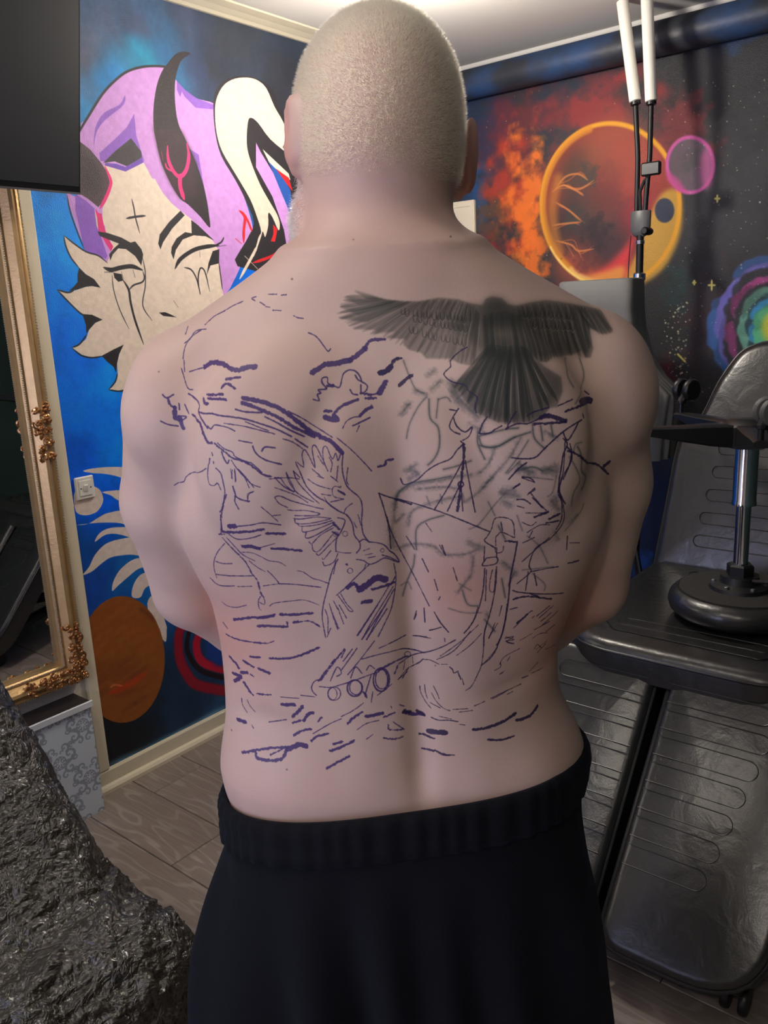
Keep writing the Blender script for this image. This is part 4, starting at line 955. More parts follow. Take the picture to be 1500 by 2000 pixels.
st(kF, """6:180,30 187,130;255,60 300,130 360,205;125,70 110,110;220,190 305,170;100,230 200,240;330,250 335,275;180,405 230,410 290,440;310,440 350,440;460,545 472,590;485,632 520,610 545,575;550,565 580,500 600,450 615,350 620,220 640,140;275,405 400,340 520,200;475,210 540,130 575,20;655,245 720,140;150,600 155,640 190,710 230,760;250,600 280,660 290,690;670,690 750,650 890,585
5:185,590 190,640 205,690;235,650 270,710 320,760 370,780;225,720 300,760;395,770 500,765;440,790 535,778;550,745 625,712;680,695 780,640;790,660 830,640;970,505 1050,465;950,495 1020,420;300,380 440,280 580,150;420,375 520,300 600,215;610,440 700,340 750,230;0,330 60,325 120,335 180,355;885,265 970,215;975,250 1030,215 1085,210;990,325 1010,295 1040,320;1000,330 1080,270;735,440 770,385 880,325;790,415 810,385;1010,355 1070,290;1070,330 1140,295;440,880 480,885;290,820 380,840;95,385 100,430;40,420 30,480;0,540 60,470
8:410,262 320,310 200,350 90,375 0,435;600,450 680,380 730,280 770,150 790,0;80,460 140,430 175,400;370,460 390,480 400,505 430,490;430,500 450,550;900,540 940,525;235,830 290,850 360,850 430,860
22:545,918 620,910 700,885 780,850 850,800;860,850 900,840 960,815 1010,745
14:650,990 740,995 840,965;145,950 185,955 255,985;165,1055 250,1075;260,1070 320,1100 400,1105
36:215,930 340,940
6:780,240 840,260 780,270 830,290;740,430 740,460 700,485
10:740,510 770,490
22:30,790 80,790;130,780 180,810""", DARK)
ring(kF, 60, 365, 22, 18, 8, DARK)
for x_, y_, r in ((590, 470, 1), (880, 462, 3), (690, 468, 1.5), (570, 545, 3), (665, 950, 2), (850, 1300, 2), (452, 1426, 3), (560, 1503, 2.5), (310, 726, 2)):
    ink.line(mK([(x_, y_), (x_ + .5, y_)]), (r + 1) * PXK, (96, 62, 56), .8, 1.2)

# ------------------------------------------------------------------ skin
m, nt, b = new_mat('skin'); v = coords(nt)
na = N(nt, 'ShaderNodeTexNoise', Scale=9.0, Detail=4.0); nt.links.new(v, na.inputs['Vector'])
cr = nt.nodes.new('ShaderNodeValToRGB'); cr.color_ramp.elements[0].position = .3; cr.color_ramp.elements[0].color = lin((198, 170, 157)); cr.color_ramp.elements[1].position = .7; cr.color_ramp.elements[1].color = lin((208, 182, 170))
nt.links.new(na.outputs[0], cr.inputs[0])
red = nt.nodes.new('ShaderNodeAttribute'); red.attribute_name = 'flush'
mxr = nt.nodes.new('ShaderNodeMix'); mxr.data_type = 'RGBA'; mxr.inputs[7].default_value = lin((206, 132, 116)); nt.links.new(red.outputs['Fac'], mxr.inputs[0]); nt.links.new(cr.outputs[0], mxr.inputs[6])
uv = nt.nodes.new('ShaderNodeUVMap'); tx = nt.nodes.new('ShaderNodeTexImage'); tx.image = ink.image('back_ink'); tx.extension = 'CLIP'; nt.links.new(uv.outputs[0], tx.inputs[0])
bk = nt.nodes.new('ShaderNodeAttribute'); bk.attribute_name = 'on_back'
mm = N(nt, 'ShaderNodeMath', _operation='MULTIPLY'); nt.links.new(tx.outputs['Alpha'], mm.inputs[0]); nt.links.new(bk.outputs['Fac'], mm.inputs[1])
mx = nt.nodes.new('ShaderNodeMix'); mx.data_type = 'RGBA'; nt.links.new(mm.outputs[0], mx.inputs[0]); nt.links.new(mxr.outputs[2], mx.inputs[6]); nt.links.new(tx.outputs['Color'], mx.inputs[7]); nt.links.new(mx.outputs[2], b.inputs['Base Color'])
b.inputs['Roughness'].default_value = .5; b.inputs['Specular IOR Level'].default_value = .35
b.inputs['Subsurface Weight'].default_value = .12; b.inputs['Subsurface Radius'].default_value = (.012, .005, .003); b.inputs['Subsurface Scale'].default_value = 1.0
nb = N(nt, 'ShaderNodeTexVoronoi', Scale=420.0); nt.links.new(v, nb.inputs['Vector']); bp = N(nt, 'ShaderNodeBump', Strength=.12, Distance=.001); nt.links.new(nb.outputs['Distance'], bp.inputs['Height']); nt.links.new(bp.outputs[0], b.inputs['Normal'])
M_SKIN = m
body = link('body', bv, bf, M_SKIN, man, True)
set_uv(body, lambda c: np.stack([(c[:, 0] - TS0) / TW, (c[:, 2] - TZ0) / TW], 1))
a = body.data.attributes.new('on_back', 'FLOAT', 'POINT'); a.data.foreach_set('value', np.clip((.03 - bv[:, 1]) / .02, 0, 1).astype(np.float32))
x, y, z = bv.T
fl = .55 * np.exp(-((x - .2) ** 2 + (z - 1.08) ** 2) / .004) + .45 * np.exp(-((x + .2) ** 2 + (z - 1.09) ** 2) / .004) + .14 * np.exp(-((z - 1.55) / .05) ** 2) + .5 * np.exp(-((np.abs(x) - .1) / .012) ** 2) * (z > 1.56) * (z < 1.69) + .3 * np.exp(-((x - .06) ** 2 + (z - 1.16) ** 2) / .002) + .08 * np.clip((.98 - z) / .1, 0, 1)
a = body.data.attributes.new('flush', 'FLOAT', 'POINT'); a.data.foreach_set('value', np.clip(fl, 0, 1).astype(np.float32))
M_EYE = plain('eye_white', (232, 228, 222), .2)
for s in (-1, 1):
    e = MB().ball(hp(s * .033, .0865, .002), .0108, 14, 10).build('eye', M_EYE, man)
    MB().ball(hp(s * .033, .0952, .002), .0042, 10, 6, (1, .7, 1)).build('iris', plain('blue_iris', (70, 96, 120), .2), e)

# ---- cropped hair and beard: short strands growing from the scalp
def strands(name, mask, n, ln, rad, lean, mat, seed):
    r = np.random.RandomState(seed)
    tri = np.concatenate([bf[:, [0, 1, 2]], bf[:, [0, 2, 3]]]); P = bv[tri]; c = P.mean(1)
    w = mask(c); keep = w > 0; tri, P, w = tri[keep], P[keep], w[keep]
    nr = np.cross(P[:, 1] - P[:, 0], P[:, 2] - P[:, 0]); ar = np.linalg.norm(nr, axis=1) + 1e-12; nr /= ar[:, None]
    i = r.choice(len(tri), n, p=ar * w / (ar * w).sum()); u, q = r.rand(n, 1), r.rand(n, 1); f = u + q > 1; u = np.where(f, 1 - u, u); q = np.where(f, 1 - q, q)
    root = P[i, 0] + u * (P[i, 1] - P[i, 0]) + q * (P[i, 2] - P[i, 0]) - nr[i] * .0008
    d = nr[i] + np.array(lean) + r.normal(0, .28, (n, 3)); d /= np.linalg.norm(d, axis=1, keepdims=True)
    L = ln * r.uniform(.65, 1.15, (n, 1)); t1 = np.cross(d, r.normal(0, 1, (n, 3))); t1 /= np.linalg.norm(t1, axis=1, keepdims=True); t2 = np.cross(d, t1)
    V = np.concatenate([root + rad * t1, root + rad * (-.5 * t1 + .866 * t2), root + rad * (-.5 * t1 - .866 * t2), root + d * L]); k = np.arange(n)
    F_ = np.concatenate([np.stack([k, k + n, k + 3 * n], 1), np.stack([k + n, k + 2 * n, k + 3 * n], 1), np.stack([k + 2 * n, k, k + 3 * n], 1)])
    return link(name, V, F_, mat, man, True)
def hair_mat(name, rgb):
    m = bpy.data.materials.new(name); m.use_nodes = True; nt = m.node_tree; nt.nodes.remove(nt.nodes['Principled BSDF'])
    h = nt.nodes.new('ShaderNodeBsdfHairPrincipled'); h.parametrization = 'COLOR'; h.inputs['Color'].default_value = lin(rgb)
    h.inputs['Roughness'].default_value = .35; h.inputs['Radial Roughness'].default_value = .45; h.inputs['Random Roughness'].default_value = .2
    nt.links.new(h.outputs[0], nt.nodes['Material Output'].inputs[0]); return m
M_HAIR = hair_mat('fair_hair', (214, 198, 158))
def head_frame(c): return (c - HC) @ HM.T
def scalp(c):
    h = head_frame(c); up = np.clip((h[:, 2] + .052 - .35 * np.clip(h[:, 1], -.04, .02)) / .03, 0, 1)
    front = np.clip((.07 + .2 * h[:, 2] - h[:, 1]) / .02, 0, 1); ear = ((np.abs(h[:, 0]) > .087) & (h[:, 2] < .03) & (h[:, 2] > -.065)); side = np.clip((h[:, 2] + .0 - 2.0 * (h[:, 1] - .03)) / .03, 0, 1)
    return up * front * side * ~ear
def jaw(c):
    h = head_frame(c); ax_ = np.abs(h[:, 0]); lip = (((h[:, 0] / .024) ** 2 + ((h[:, 2] + .064) / .012) ** 2) < 1); line = -.078 + .034 * np.clip((.05 - h[:, 1]) / .05, 0, 1) + .036 * (ax_ < .03)
    return np.clip((line - h[:, 2]) / .016, 0, 1) * (h[:, 2] > -.15) * np.clip((h[:, 1] + .01) / .03, 0, 1) * (ax_ < .088) * ~lip
tag(strands('hair', scalp, 60000, .0082, .00022, (0, -.15, -.1), M_HAIR, 5), kind='stuff')
m2 = hair_mat('white_beard_hair', (240, 238, 232))
tag(strands('beard', jaw, 9000, .009, .0003, (0, 0, -.5), m2, 6), 'short white beard', kind='stuff')

# ---- shorts
S = Solid((-.40, -.24, .38), (.38, .28, .96), .006)
SH = [(.42, -.302, .267, -.15, .16), (.50, -.298, .26, -.152, .165), (.569, -.291, .253, -.152, .168), (.64, -.28, .248, -.15, .17), (.706, -.265, .242, -.148, .172), (.76, -.247, .232, -.146, .174), (.79, -.237, .227, -.145, .174), (.83, -.234, .222, -.142, .178), (.88, -.233, .220, -.136, .186), (.93, -.236, .221, -.130, .19)]
S.column(SH, 2.6, 0)
# split between the legs
sl, X, Y, Z = S.win((-.4, -.24, .38), (.38, .28, .75), 0)
S.blend(sl, (np.abs(X + .01) - np.clip((.50 - Z) * .2, -.02, .05)) + 0 * Y, .03, 'sub')
sv, sf = S.mesh()
sv = relax(sv, sf, 3, .5)
x, y, z = sv.T.copy()
top = .884 + .10 * x + .15 * np.maximum(0, -y)                                                   # tilted waist line
th = np.arctan2(y - .02, x)
drop = np.clip((.84 - z) / .2, 0, 1)
fold = .0095 * drop * (np.sin(7 * th + 9 * (z - .8) + 2 * np.sin(3 * th)) + .6 * np.sin(15 * th + 4 * z))
rad = np.stack([np.cos(th), np.sin(th)], 1); sv[:, :2] += rad * fold[:, None]
# cut the cloth at the waist line
keepv = sv[:, 2] < top + .004; keepf = keepv[sf].all(1); idx = np.full(len(sv), -1); used = np.unique(sf[keepf]); idx[used] = np.arange(len(used))
sv2 = sv[used]; sf2 = idx[sf[keepf]]; tcut = .884 + .10 * sv2[:, 0] + .15 * np.maximum(0, -sv2[:, 1]); sv2[:, 2] = np.where(sv2[:, 2] > tcut - .004, np.minimum(sv2[:, 2], tcut), sv2[:, 2])
def clear(p, gap):
    h = bvh.find_nearest(Vector(p))
    if h[0] is None: return p
    d = (Vector(p) - h[0]).dot(h[1])
    return tuple(h[0] + h[1] * gap) if d < gap else tuple(p)
sv2 = np.array([clear(p, .0045) if p[2] > .72 else tuple(p) for p in sv2])
M_CLOTH = plain('black_jersey', (9, 11, 17), .85, spec=.2, var=.2, bump=.3, bscale=700)
M_CLOTH.node_tree.nodes['Principled BSDF'].inputs['Sheen Weight'].default_value = .08
M_CLOTH.node_tree.nodes['Principled BSDF'].inputs['Sheen Tint'].default_value = lin((90, 110, 150))
shorts = link('shorts', sv2, sf2, M_CLOTH, man, True)
md = shorts.modifiers.new('cloth_thickness', 'SOLIDIFY'); md.thickness = .003; md.offset = -1
wb = []; nseg = 240
bx = [r for r in catmull(np.array(SH), 12)]; bz = np.array([r[0] for r in bx])
for off, dz in ((.001, -.052), (.0045, -.05), (.006, -.036), (.0045, -.026), (.007, -.014), (.006, -.004), (.003, .002), (-.004, .001), (-.006, -.01)):
    ringp = []
    for j in range(nseg):
        t = 2 * PI * j / nseg; x = .23 * math.cos(t); zc_ = .884 + .10 * x + .15 * max(0, -.13 * math.sin(-t + PI) if False else .13 * -math.sin(t)) + dz
        I = [np.interp(zc_, bz, [r[i] for r in bx]) for i in (1, 2, 3, 4)]
        cx, a_, cy, b_ = (I[0] + I[1]) / 2, (I[1] - I[0]) / 2, (I[2] + I[3]) / 2, (I[3] - I[2]) / 2
        ca, sa = math.cos(t), math.sin(t); q = (abs(ca) ** 2.6 + abs(sa) ** 2.6) ** (-1 / 2.6)
        o_ = off + .0016 * math.sin(j * 2 * PI / 4.2 + 1.5 * math.sin(j * .3)) * (off > 0)
        ringp.append((cx + (a_ + o_) * ca * q, cy + (b_ + o_) * sa * q, zc_))
    if off > 0: ringp = [clear(p, .004 + off * .5) for p in ringp]
    wb.append(ringp)
MB().loft(wb).build('waistband', M_CLOTH, shorts, sharp=80)
# ------------------------------------------------------------------ wheeled treatment chair in black vinyl
def vinyl(name, rgb, rough, bump=.12):
    m = plain(name, rgb, rough, spec=.6, var=.15, vscale=8, bump=bump, bscale=260)
    nt = m.node_tree; b = nt.nodes['Principled BSDF']
    v = coords(nt); n2 = N(nt, 'ShaderNodeTexNoise', Scale=14.0, Detail=3.0, Distortion=.6); nt.links.new(v, n2.inputs['Vector'])
    bp2 = N(nt, 'ShaderNodeBump', Strength=.25, Distance=.01); nt.links.new(n2.outputs[0], bp2.inputs['Height'])
    old_b = [n for n in nt.nodes if n.type == 'BUMP' and n != bp2]
    if old_b: nt.links.new(bp2.outputs[0], old_b[0].inputs['Normal'])
    else: nt.links.new(bp2.outputs[0], b.inputs['Normal'])
    return m
M_VINYL = vinyl('black_vinyl', (36, 36, 35), .30); M_VINYL.node_tree.nodes['Principled BSDF'].inputs['Specular IOR Level'].default_value = .9
M_VDARK = plain('black_vinyl_side', (16, 16, 17), .4, spec=.5)
M_PIPE = plain('vinyl_piping', (30, 30, 30), .3, spec=.6)
M_CHROME = plain('chrome', (215, 218, 224), .12, metal=1.0, var=.02)
M_BPLAST = plain('black_plastic', (22, 22, 23), .38, var=.15)
M_RUBBER = plain('grey_castor_tread', (96, 96, 94), .55)
M_BMETAL = plain('black_powder_coat', (20, 20, 21), .45, spec=.5)


def rounded(pts, radii, n=8):
    """Polygon with rounded corners."""
    P = np.asarray(pts, float); out = []
    for i, p in enumerate(P):
        r = radii[i] if hasattr(radii, '__len__') else radii
        a, b_ = P[i - 1] - p, P[(i + 1) % len(P)] - p; la, lb = np.linalg.norm(a), np.linalg.norm(b_); r = min(r, la * .49, lb * .49)
        s, e = p + a / la * r, p + b_ / lb * r
        for t in np.linspace(0, 1, n): out.append((1 - t) ** 2 * s + 2 * t * (1 - t) * p + t * t * e)
    return np.array(out)


def resample(P, step):
    Q = np.vstack([P, P[:1]]); L = np.r_[0, np.cumsum(np.linalg.norm(np.diff(Q, axis=0), axis=1))]; n = int(L[-1] / step)
    t = np.linspace(0, L[-1], n, endpoint=False); return np.stack([np.interp(t, L, Q[:, k]) for k in (0, 1)], 1)


def cushion(P, frame, th, name, mat, parent, edge=.02, dome=.012, step=.015):
    """Upholstered pad: 2-D outline P in frame (origin, axis u, axis v, normal); face at normal 0, back at -th."""
    o, u, v_, n_ = [np.asarray(q, float) for q in frame]; P = resample(P, step); c = P.mean(0)
    tn = np.roll(P, -1, 0) - np.roll(P, 1, 0); tn /= np.linalg.norm(tn, axis=1, keepdims=True); ar = np.sum(P[:, 0] * np.roll(P[:, 1], -1) - P[:, 1] * np.roll(P[:, 0], -1))
    inn = np.stack([-tn[:, 1], tn[:, 0]], 1) * np.sign(ar)
    rings = [(0, 0, -th), (0, 0, -edge)] + [(edge * (1 - math.cos(a)), 0, -edge * (1 - math.sin(a))) for a in np.linspace(.25, PI / 2, 5)]
    R = []
    for ins, _, h in rings: R.append(P + inn * ins)
    hs = [r[2] for r in rings]; last = R[-1]
    for k in (.12, .3, .55, .8, .97): R.append(last + (c - last) * k); hs.append(dome * math.sin(min(1, k * 1.6) * PI / 2))
    mb = MB(); mb.loft([[o + u * p[0] + v_ * p[1] + n_ * h for p in r] for r, h in zip(R, hs)], cap=True)
    a = mb.build(name, mat, parent, sharp=60)
    return a, [o + u * p[0] + v_ * p[1] - n_ * (edge * .75) + (u * -q[0] + v_ * -q[1]) * .001 for p, q in zip(P, inn)]


chair = empty('treatment_chair', 'black vinyl treatment chair with two split leg rests, standing before the galaxy wall', 'chair', (-.65, 2.1, 0))
CO = np.array([-.65, 2.1, 0.0])
def seams(pts_list, parent, r=.0022): 
    for p in pts_list: MB().tube([np.asarray(q) for q in p], r, 6).build('seam', M_PIPE, parent)
# leg rests: local frame of the sloping plane
ev = np.array([0, -.643, -.766]); en = np.array([0, -.766, .643]); X_ = np.array([1., 0, 0]); o_leg = np.array([0, 1.845, .57]) - CO
def slot(x0, x1, u, hgt, round_left, f):
    r = hgt / 2; xs = np.linspace(x0, x1, 12)
    if round_left: pts = [(x, u) for x in xs[::-1]] + [(x0 - r * math.sin(a), u + r - r * math.cos(a)) for a in np.linspace(.3, PI - .3, 7)] + [(x, u + hgt) for x in xs]
    else: pts = [(x, u) for x in xs] + [(x1 + r * math.sin(a), u + r - r * math.cos(a)) for a in np.linspace(.3, PI - .3, 7)] + [(x, u + hgt) for x in xs[::-1]]
    return [f(*p) for p in pts]
for sgn, x0, x1, rr in ((1, -.655, -.325, (.03, .03, .2, .055)), (-1, -.688, -1.018, (.03, .03, .2, .055))):
    P = rounded([(x0, -.03), (x1, -.03), (x1 + sgn * .012, .625), (x0 - sgn * .004, .625)], rr)
    fr = (o_leg + np.array([.65, 0, 0]) * 0 + np.array([.0, 0, 0]) - np.array([-.65, 0, 0]) * 0, X_, ev, en)
    fr = (o_leg + np.array([0, 0, 0]), X_, ev, en)
    P = P.copy()
    pad, edge_path = cushion(P - 0, (o_leg + X_ * 0, X_, ev, en), .085, 'leg_rest', M_VINYL, chair, .022, .008)
    MB().tube(edge_path, .0045, 8, loop=True).build('piping', M_PIPE, pad)
    MB().loft([[o_leg + X_ * (x0 + (x1 - x0) * a_) + ev * b_ + en * h for a_, b_ in ((.12, .03), (.88, .03), (.88, .56), (.12, .56))] for h in (-.105, -.082)], cap=True).build('backing_board', M_BMETAL, pad, smooth=False)
    f = lambda x, u: o_leg + X_ * x + ev * u + en * .0083
    for k in range(7):
        u = .025 + .063 * k; far = x1 - sgn * (.09 + .012 * k + (.02 if k == 0 else 0))
        seams([slot(min(x0 + sgn * .012, far), max(x0 + sgn * .012, far), u, .044, sgn < 0, f)], pad, .0011)
MB().loft([[o_leg + X_ * x + ev * b_ + en * h for x, b_ in ((-.72, .0), (-.62, .0), (-.62, .6), (-.72, .6))] for h in (-.135, -.11)], cap=True).build('added_gap_bar', M_BMETAL, chair, smooth=False)  # added dark bar; stands in for the shade behind the leg gap
# seat
Ps = rounded([(-.965, 1.845), (-.335, 1.845), (-.325, 2.56), (-.975, 2.56)], (.15, .15, .05, .05)); Ps = np.array(Ps); 
# front edge bows forward a little
Ps[:, 1] -= .03 * np.clip((2.1 - Ps[:, 1]) / .25, 0, 1) * np.clip(1 - ((Ps[:, 0] + .65) / .33) ** 2, 0, 1)
seat, ep = cushion(Ps, (-CO + np.array([0, 0, .625]), X_, np.array([0, 1., 0]), np.array([0, 0, 1.])), .085, 'seat', M_VINYL, chair, .03, .006)
MB().tube(ep, .004, 8, loop=True).build('piping', M_PIPE, seat)
for k in range(3):
    y_ = 1.905 + .045 * k; pts = [(-.87 + .01 * k, y_ + .05)] + [(x, y_ + .12 * max(0, abs(x + .65) - .14) ** 1.2) for x in np.linspace(-.83, -.47, 14)] + [(-.43, y_ + .05)]
    seams([[np.array([p[0], p[1], .629]) - CO for p in catmull(pts, 3)]], seat, .0014)
for k in range(2): seams([slot(-.80, -.50, 2.33 + .09 * k, .05, True, lambda x, u: np.array([x, u, .6285]) - CO)], seat, .0014)
# backrest: leaning 20 degrees, tapered rounded top
th = math.radians(20); bu = np.array([0, math.sin(th), math.cos(th)]); bn = np.array([0, -math.cos(th), math.sin(th)]); o_b = np.array([0, 2.52, .63]) - CO
half = [(-.965, -.02), (-.958, .2), (-.948, .40), (-.893, .475), (-.855, .59), (-.807, .68), (-.765, .709), (-.722, .72), (-.65, .722)]
outl = catmull(half, 6); outl = np.vstack([outl, [(-1.30 - p[0], p[1]) for p in outl[::-1][1:]]])
backr, ep = cushion(outl, (o_b, X_, bu, bn), .07, 'backrest', M_VINYL, chair, .025, .010)
MB().tube(ep, .0045, 8, loop=True).build('piping', M_PIPE, backr)
sh = outl.copy(); sh[:, 0] = -.65 + (sh[:, 0] + .65) * 1.10; sh[:, 1] = sh[:, 1] * 1.0 - .01
cushion(sh, (o_b - bn * .074, X_, bu, bn), .03, 'back_shell', M_VDARK, chair, .008, .0)
for k in range(9):
    u = .06 + .037 * k * 1.0
    if k % 2 == 0: seams([slot(-.83 + .004 * k, -.47 - .004 * k, u, .037, True, lambda x, q: o_b + X_ * x + bu * q + bn * .0105)], backr, .0014)
# base: column and four castored arms
MB().box((-.17, -.12, .50), (.17, .2, .535), .006).build('seat_plate', M_BMETAL, chair, smooth=False)
MB().lathe([(.10, .10), (.10, .14), (.06, .17), (.055, .50)], n=20).build('base_column', M_BMETAL, chair)
for sx_, sy_ in ((-1, -1), (1, -1), (1, 1), (-1, 1)):
    ex, ey = sx_ * .265, (-.56 if sy_ < 0 else .46)
    MB().tube([(sx_ * .05, sy_ * .05, .125), (ex * .6, ey * .6, .12), (ex, ey, .095)], [.026, .023, .02], 10).build('base_arm', M_BMETAL, chair)
    g = MB().box((ex - .016, ey - .03, .055), (ex + .016, ey + .02, .082), .004).build('castor', M_BPLAST, chair, smooth=False)
    for s in (-1, 1): MB().lathe([(.012, -.008), (.028, -.008), (.030, -.004), (.030, .004), (.028, .008), (.012, .008)], (ex + s * .018, ey, .0305), 18, (1, 0, 0)).build('wheel', M_BPLAST, g)

# ------------------------------------------------------------------ stool stood upside down on the seat
SX, SY, SZ = -.595, 2.15, .6335
stool = empty('wheeled_stool', 'round black stool standing upside down on the treatment chair, castors in the air', 'stool', (SX, SY, SZ))
MB().lathe([(.02, 0), (.13, .001), (.155, .008), (.170, .022), (.175, .04), (.171, .056), (.160, .068), (.150, .072), (.148, .070)], n=48).build('seat_pad', M_VINYL, stool)
MB().lathe([(.02, .070), (.147, .070), (.147, .076), (.02, .077)], n=40).build('pad_underside', plain('fibre_base', (46, 44, 41), .75), stool)
MB().lathe([(.075, .076), (.072, .086), (.05, .094), (.046, .112), (.02, .113)], n=28).build('mounting_plate', M_BMETAL, stool)
for a in np.linspace(.3, .3 + 2 * PI, 7)[:-1]: MB().lathe([(.007, .0), (.007, .005), (.004, .007)], (.062 * math.cos(a), .062 * math.sin(a), .088), 6).build('bolt', M_CHROME, stool)
MB().lathe([(.034, .108), (.034, .138), (.028, .142)], n=6).build('lift_nut', M_BPLAST, stool, smooth=False)
MB().tube([(.03, -.02, .105), (.10, -.05, .12), (.17, -.075, .135)], [.005, .005, .007], 8).build('lift_lever', M_BMETAL, stool)
MB().lathe([(.018, .14), (.018, .315), (.012, .316)], n=24).build('gas_rod', M_CHROME, stool)
MB().lathe([(.022, .296), (.030, .298), (.030, .306), (.0285, .31), (.0285, .46), (.02, .462)], n=28).build('gas_cylinder', M_CHROME, stool)
MB().lathe([(.045, .445), (.06, .452), (.062, .50), (.045, .515), (.012, .517)], n=24).build('base_hub', M_BPLAST, stool)
for k in range(5):
    a = math.radians(291 + 72 * k); d = np.array([math.cos(a), math.sin(a), 0]); w_ = np.array([-d[1], d[0], 0]); zz = np.array([0, 0, 1.])
    secs = []
    for t, hw, zt, zb in ((.04, .034, .505, .448), (.10, .031, .506, .455), (.17, .025, .505, .468), (.24, .019, .506, .482), (.275, .015, .504, .488)):
        c = d * t; secs.append([c + w_ * hw + zz * (zb + .006), c + w_ * (hw - .007) + zz * zb, c - w_ * (hw - .007) + zz * zb, c - w_ * hw + zz * (zb + .006), c - w_ * hw + zz * (zt - .004), c - w_ * (hw - .006) + zz * zt, c + w_ * (hw - .006) + zz * zt, c + w_ * hw + zz * (zt - .004)])
    MB().loft(secs, cap=True).build('base_arm', M_BPLAST, stool, sharp=35)
    c = d * .262; sw = math.radians(40 + 130 * k); wd = np.array([math.cos(sw), math.sin(sw), 0]); ax_ = np.array([-wd[1], wd[0], 0]); wc = c + wd * .018 + zz * .566
    g = MB().lathe([(.007, .0), (.007, .028), (.012, .03), (.012, .038)], c + zz * .50, 12)
    g.tube([c + zz * .53, c + wd * .012 + zz * .555, wc + zz * .0], [.012, .013, .011], 8); g = g.build('castor', M_BPLAST, stool)
    for s in (-1, 1):
        MB().lathe([(.010, -.009), (.027, -.009), (.031, -.003), (.031, .003), (.027, .009), (.010, .009)], wc + ax_ * s * .017, 20, ax_).build('wheel', M_RUBBER if k in (0, 2) else M_BPLAST, g)

# ------------------------------------------------------------------ stand with two tube lights
ls = empty('tube_light_stand', 'black lamp stand carrying two upright white light tubes in front of the orange planet', 'lamp', (-1.186, 2.88, 0)); LO = np.array([-1.186, 2.88, 0])
M_TUBE = plain('white_tube_diffuser', (238, 234, 222), .35, var=.02)
M_CABLE = plain('black_cable_sleeve', (24, 23, 24), .5)
for top, mid, low in (((-1.268, 2.88, 2.398), (-1.215, 2.88, 2.083), (-1.200, 2.878, 1.735)), ((-1.186, 2.88, 2.398), (-1.161, 2.88, 2.074), (-1.172, 2.878, 1.735))):
    t, m_, l_ = [np.array(q) - LO for q in (top, mid, low)]; d = (m_ - t)
    tb = MB().lathe([(.012, 0), (.0195, .002), (.0195, np.linalg.norm(d) - .004), (.014, np.linalg.norm(d))], t, 18, d).build('light_tube', M_TUBE, ls)
    MB().lathe([(.0, 0), (.0165, .001), (.0165, .012), (.009, .016)], m_ - d / np.linalg.norm(d) * .004, 14, d).build('end_cap', M_BPLAST, tb)
    k = (m_ + l_) / 2 + np.array([.006, 0, 0]); MB().tube(catmull([m_, m_ + (k - m_) * .5, k, l_ + (k - l_) * .4, l_ - np.array([0, 0, .03])], 5), .0085, 10).build('gooseneck', M_CABLE, ls)
MB().loft([[(-.03 * a_, -.012 * b_, 1.70 - .045), (-.038 * a_, -.016 * b_, 1.70 - .02), (-.038 * a_, -.016 * b_, 1.70 + .036)] for a_, b_ in ()] or [[(x * s, y, 1.655 + z) for x, y, s, z in ()]] if False else [[(.036 * math.cos(a) * w, .017 * math.sin(a) * w, 1.652 + h) for a in np.linspace(0, 2 * PI, 17)[:-1]] for w, h in ((.35, 0), (.75, .008), (.95, .022), (1, .04), (1, .082), (.92, .086))], cap=True).build('bracket', plain('grey_bracket', (88, 88, 88), .4), ls)
MB().tube([(0.0, -.004, 1.735), (-.004, -.004, 1.80), (.01, -.004, 1.832), (.034, -.006, 1.853)], .006, 8).build('power_cable', M_CABLE, ls)
MB().box((.002, -.02, 1.845), (.068, .0, 1.888), .005).build('control_box', M_BPLAST, ls, smooth=False)
MB().lathe([(.011, .0), (.013, .01), (.013, .05), (.009, .055)], (0.035, 0, 1.668), 12, (0, -1, 0)).build('clamp_knob', M_BPLAST, ls)
MB().lathe([(.017, .55), (.017, 1.52), (.014, 1.522)], n=18).build('lower_pole', M_BMETAL, ls)
MB().lathe([(.0125, 1.50), (.0125, 1.66)], n=16).build('upper_pole', M_BMETAL, ls)
MB().lathe([(.016, 1.508), (.021, 1.512), (.021, 1.532), (.016, 1.536)], n=16).build('collar', M_CHROME, ls); MB().lathe([(.011, 1.628), (.015, 1.63), (.015, 1.642), (.011, 1.645)], n=14).build('collar', M_CHROME, ls)
MB().lathe([(.025, .52), (.027, .53), (.027, .58), (.02, .59)], n=16).build('leg_hub', M_BPLAST, ls)
for k in range(3):
    a = math.radians(90 + 120 * k); MB().tube([(.02 * math.cos(a), .02 * math.sin(a), .55), (.20 * math.cos(a), .20 * math.sin(a), .012)], .010, 8).build('leg', M_BMETAL, ls)
cd = MB().tube(catmull([(-.025, -.02, 1.66), (-.030, -.022, 1.56), (-.031, -.022, 1.45)], 4), .0015, 6).build('pull_cord', M_CABLE, ls)
MB().ball((-.031, -.022, 1.443), .0095, 12, 8).build('cord_bead', M_TUBE, cd)

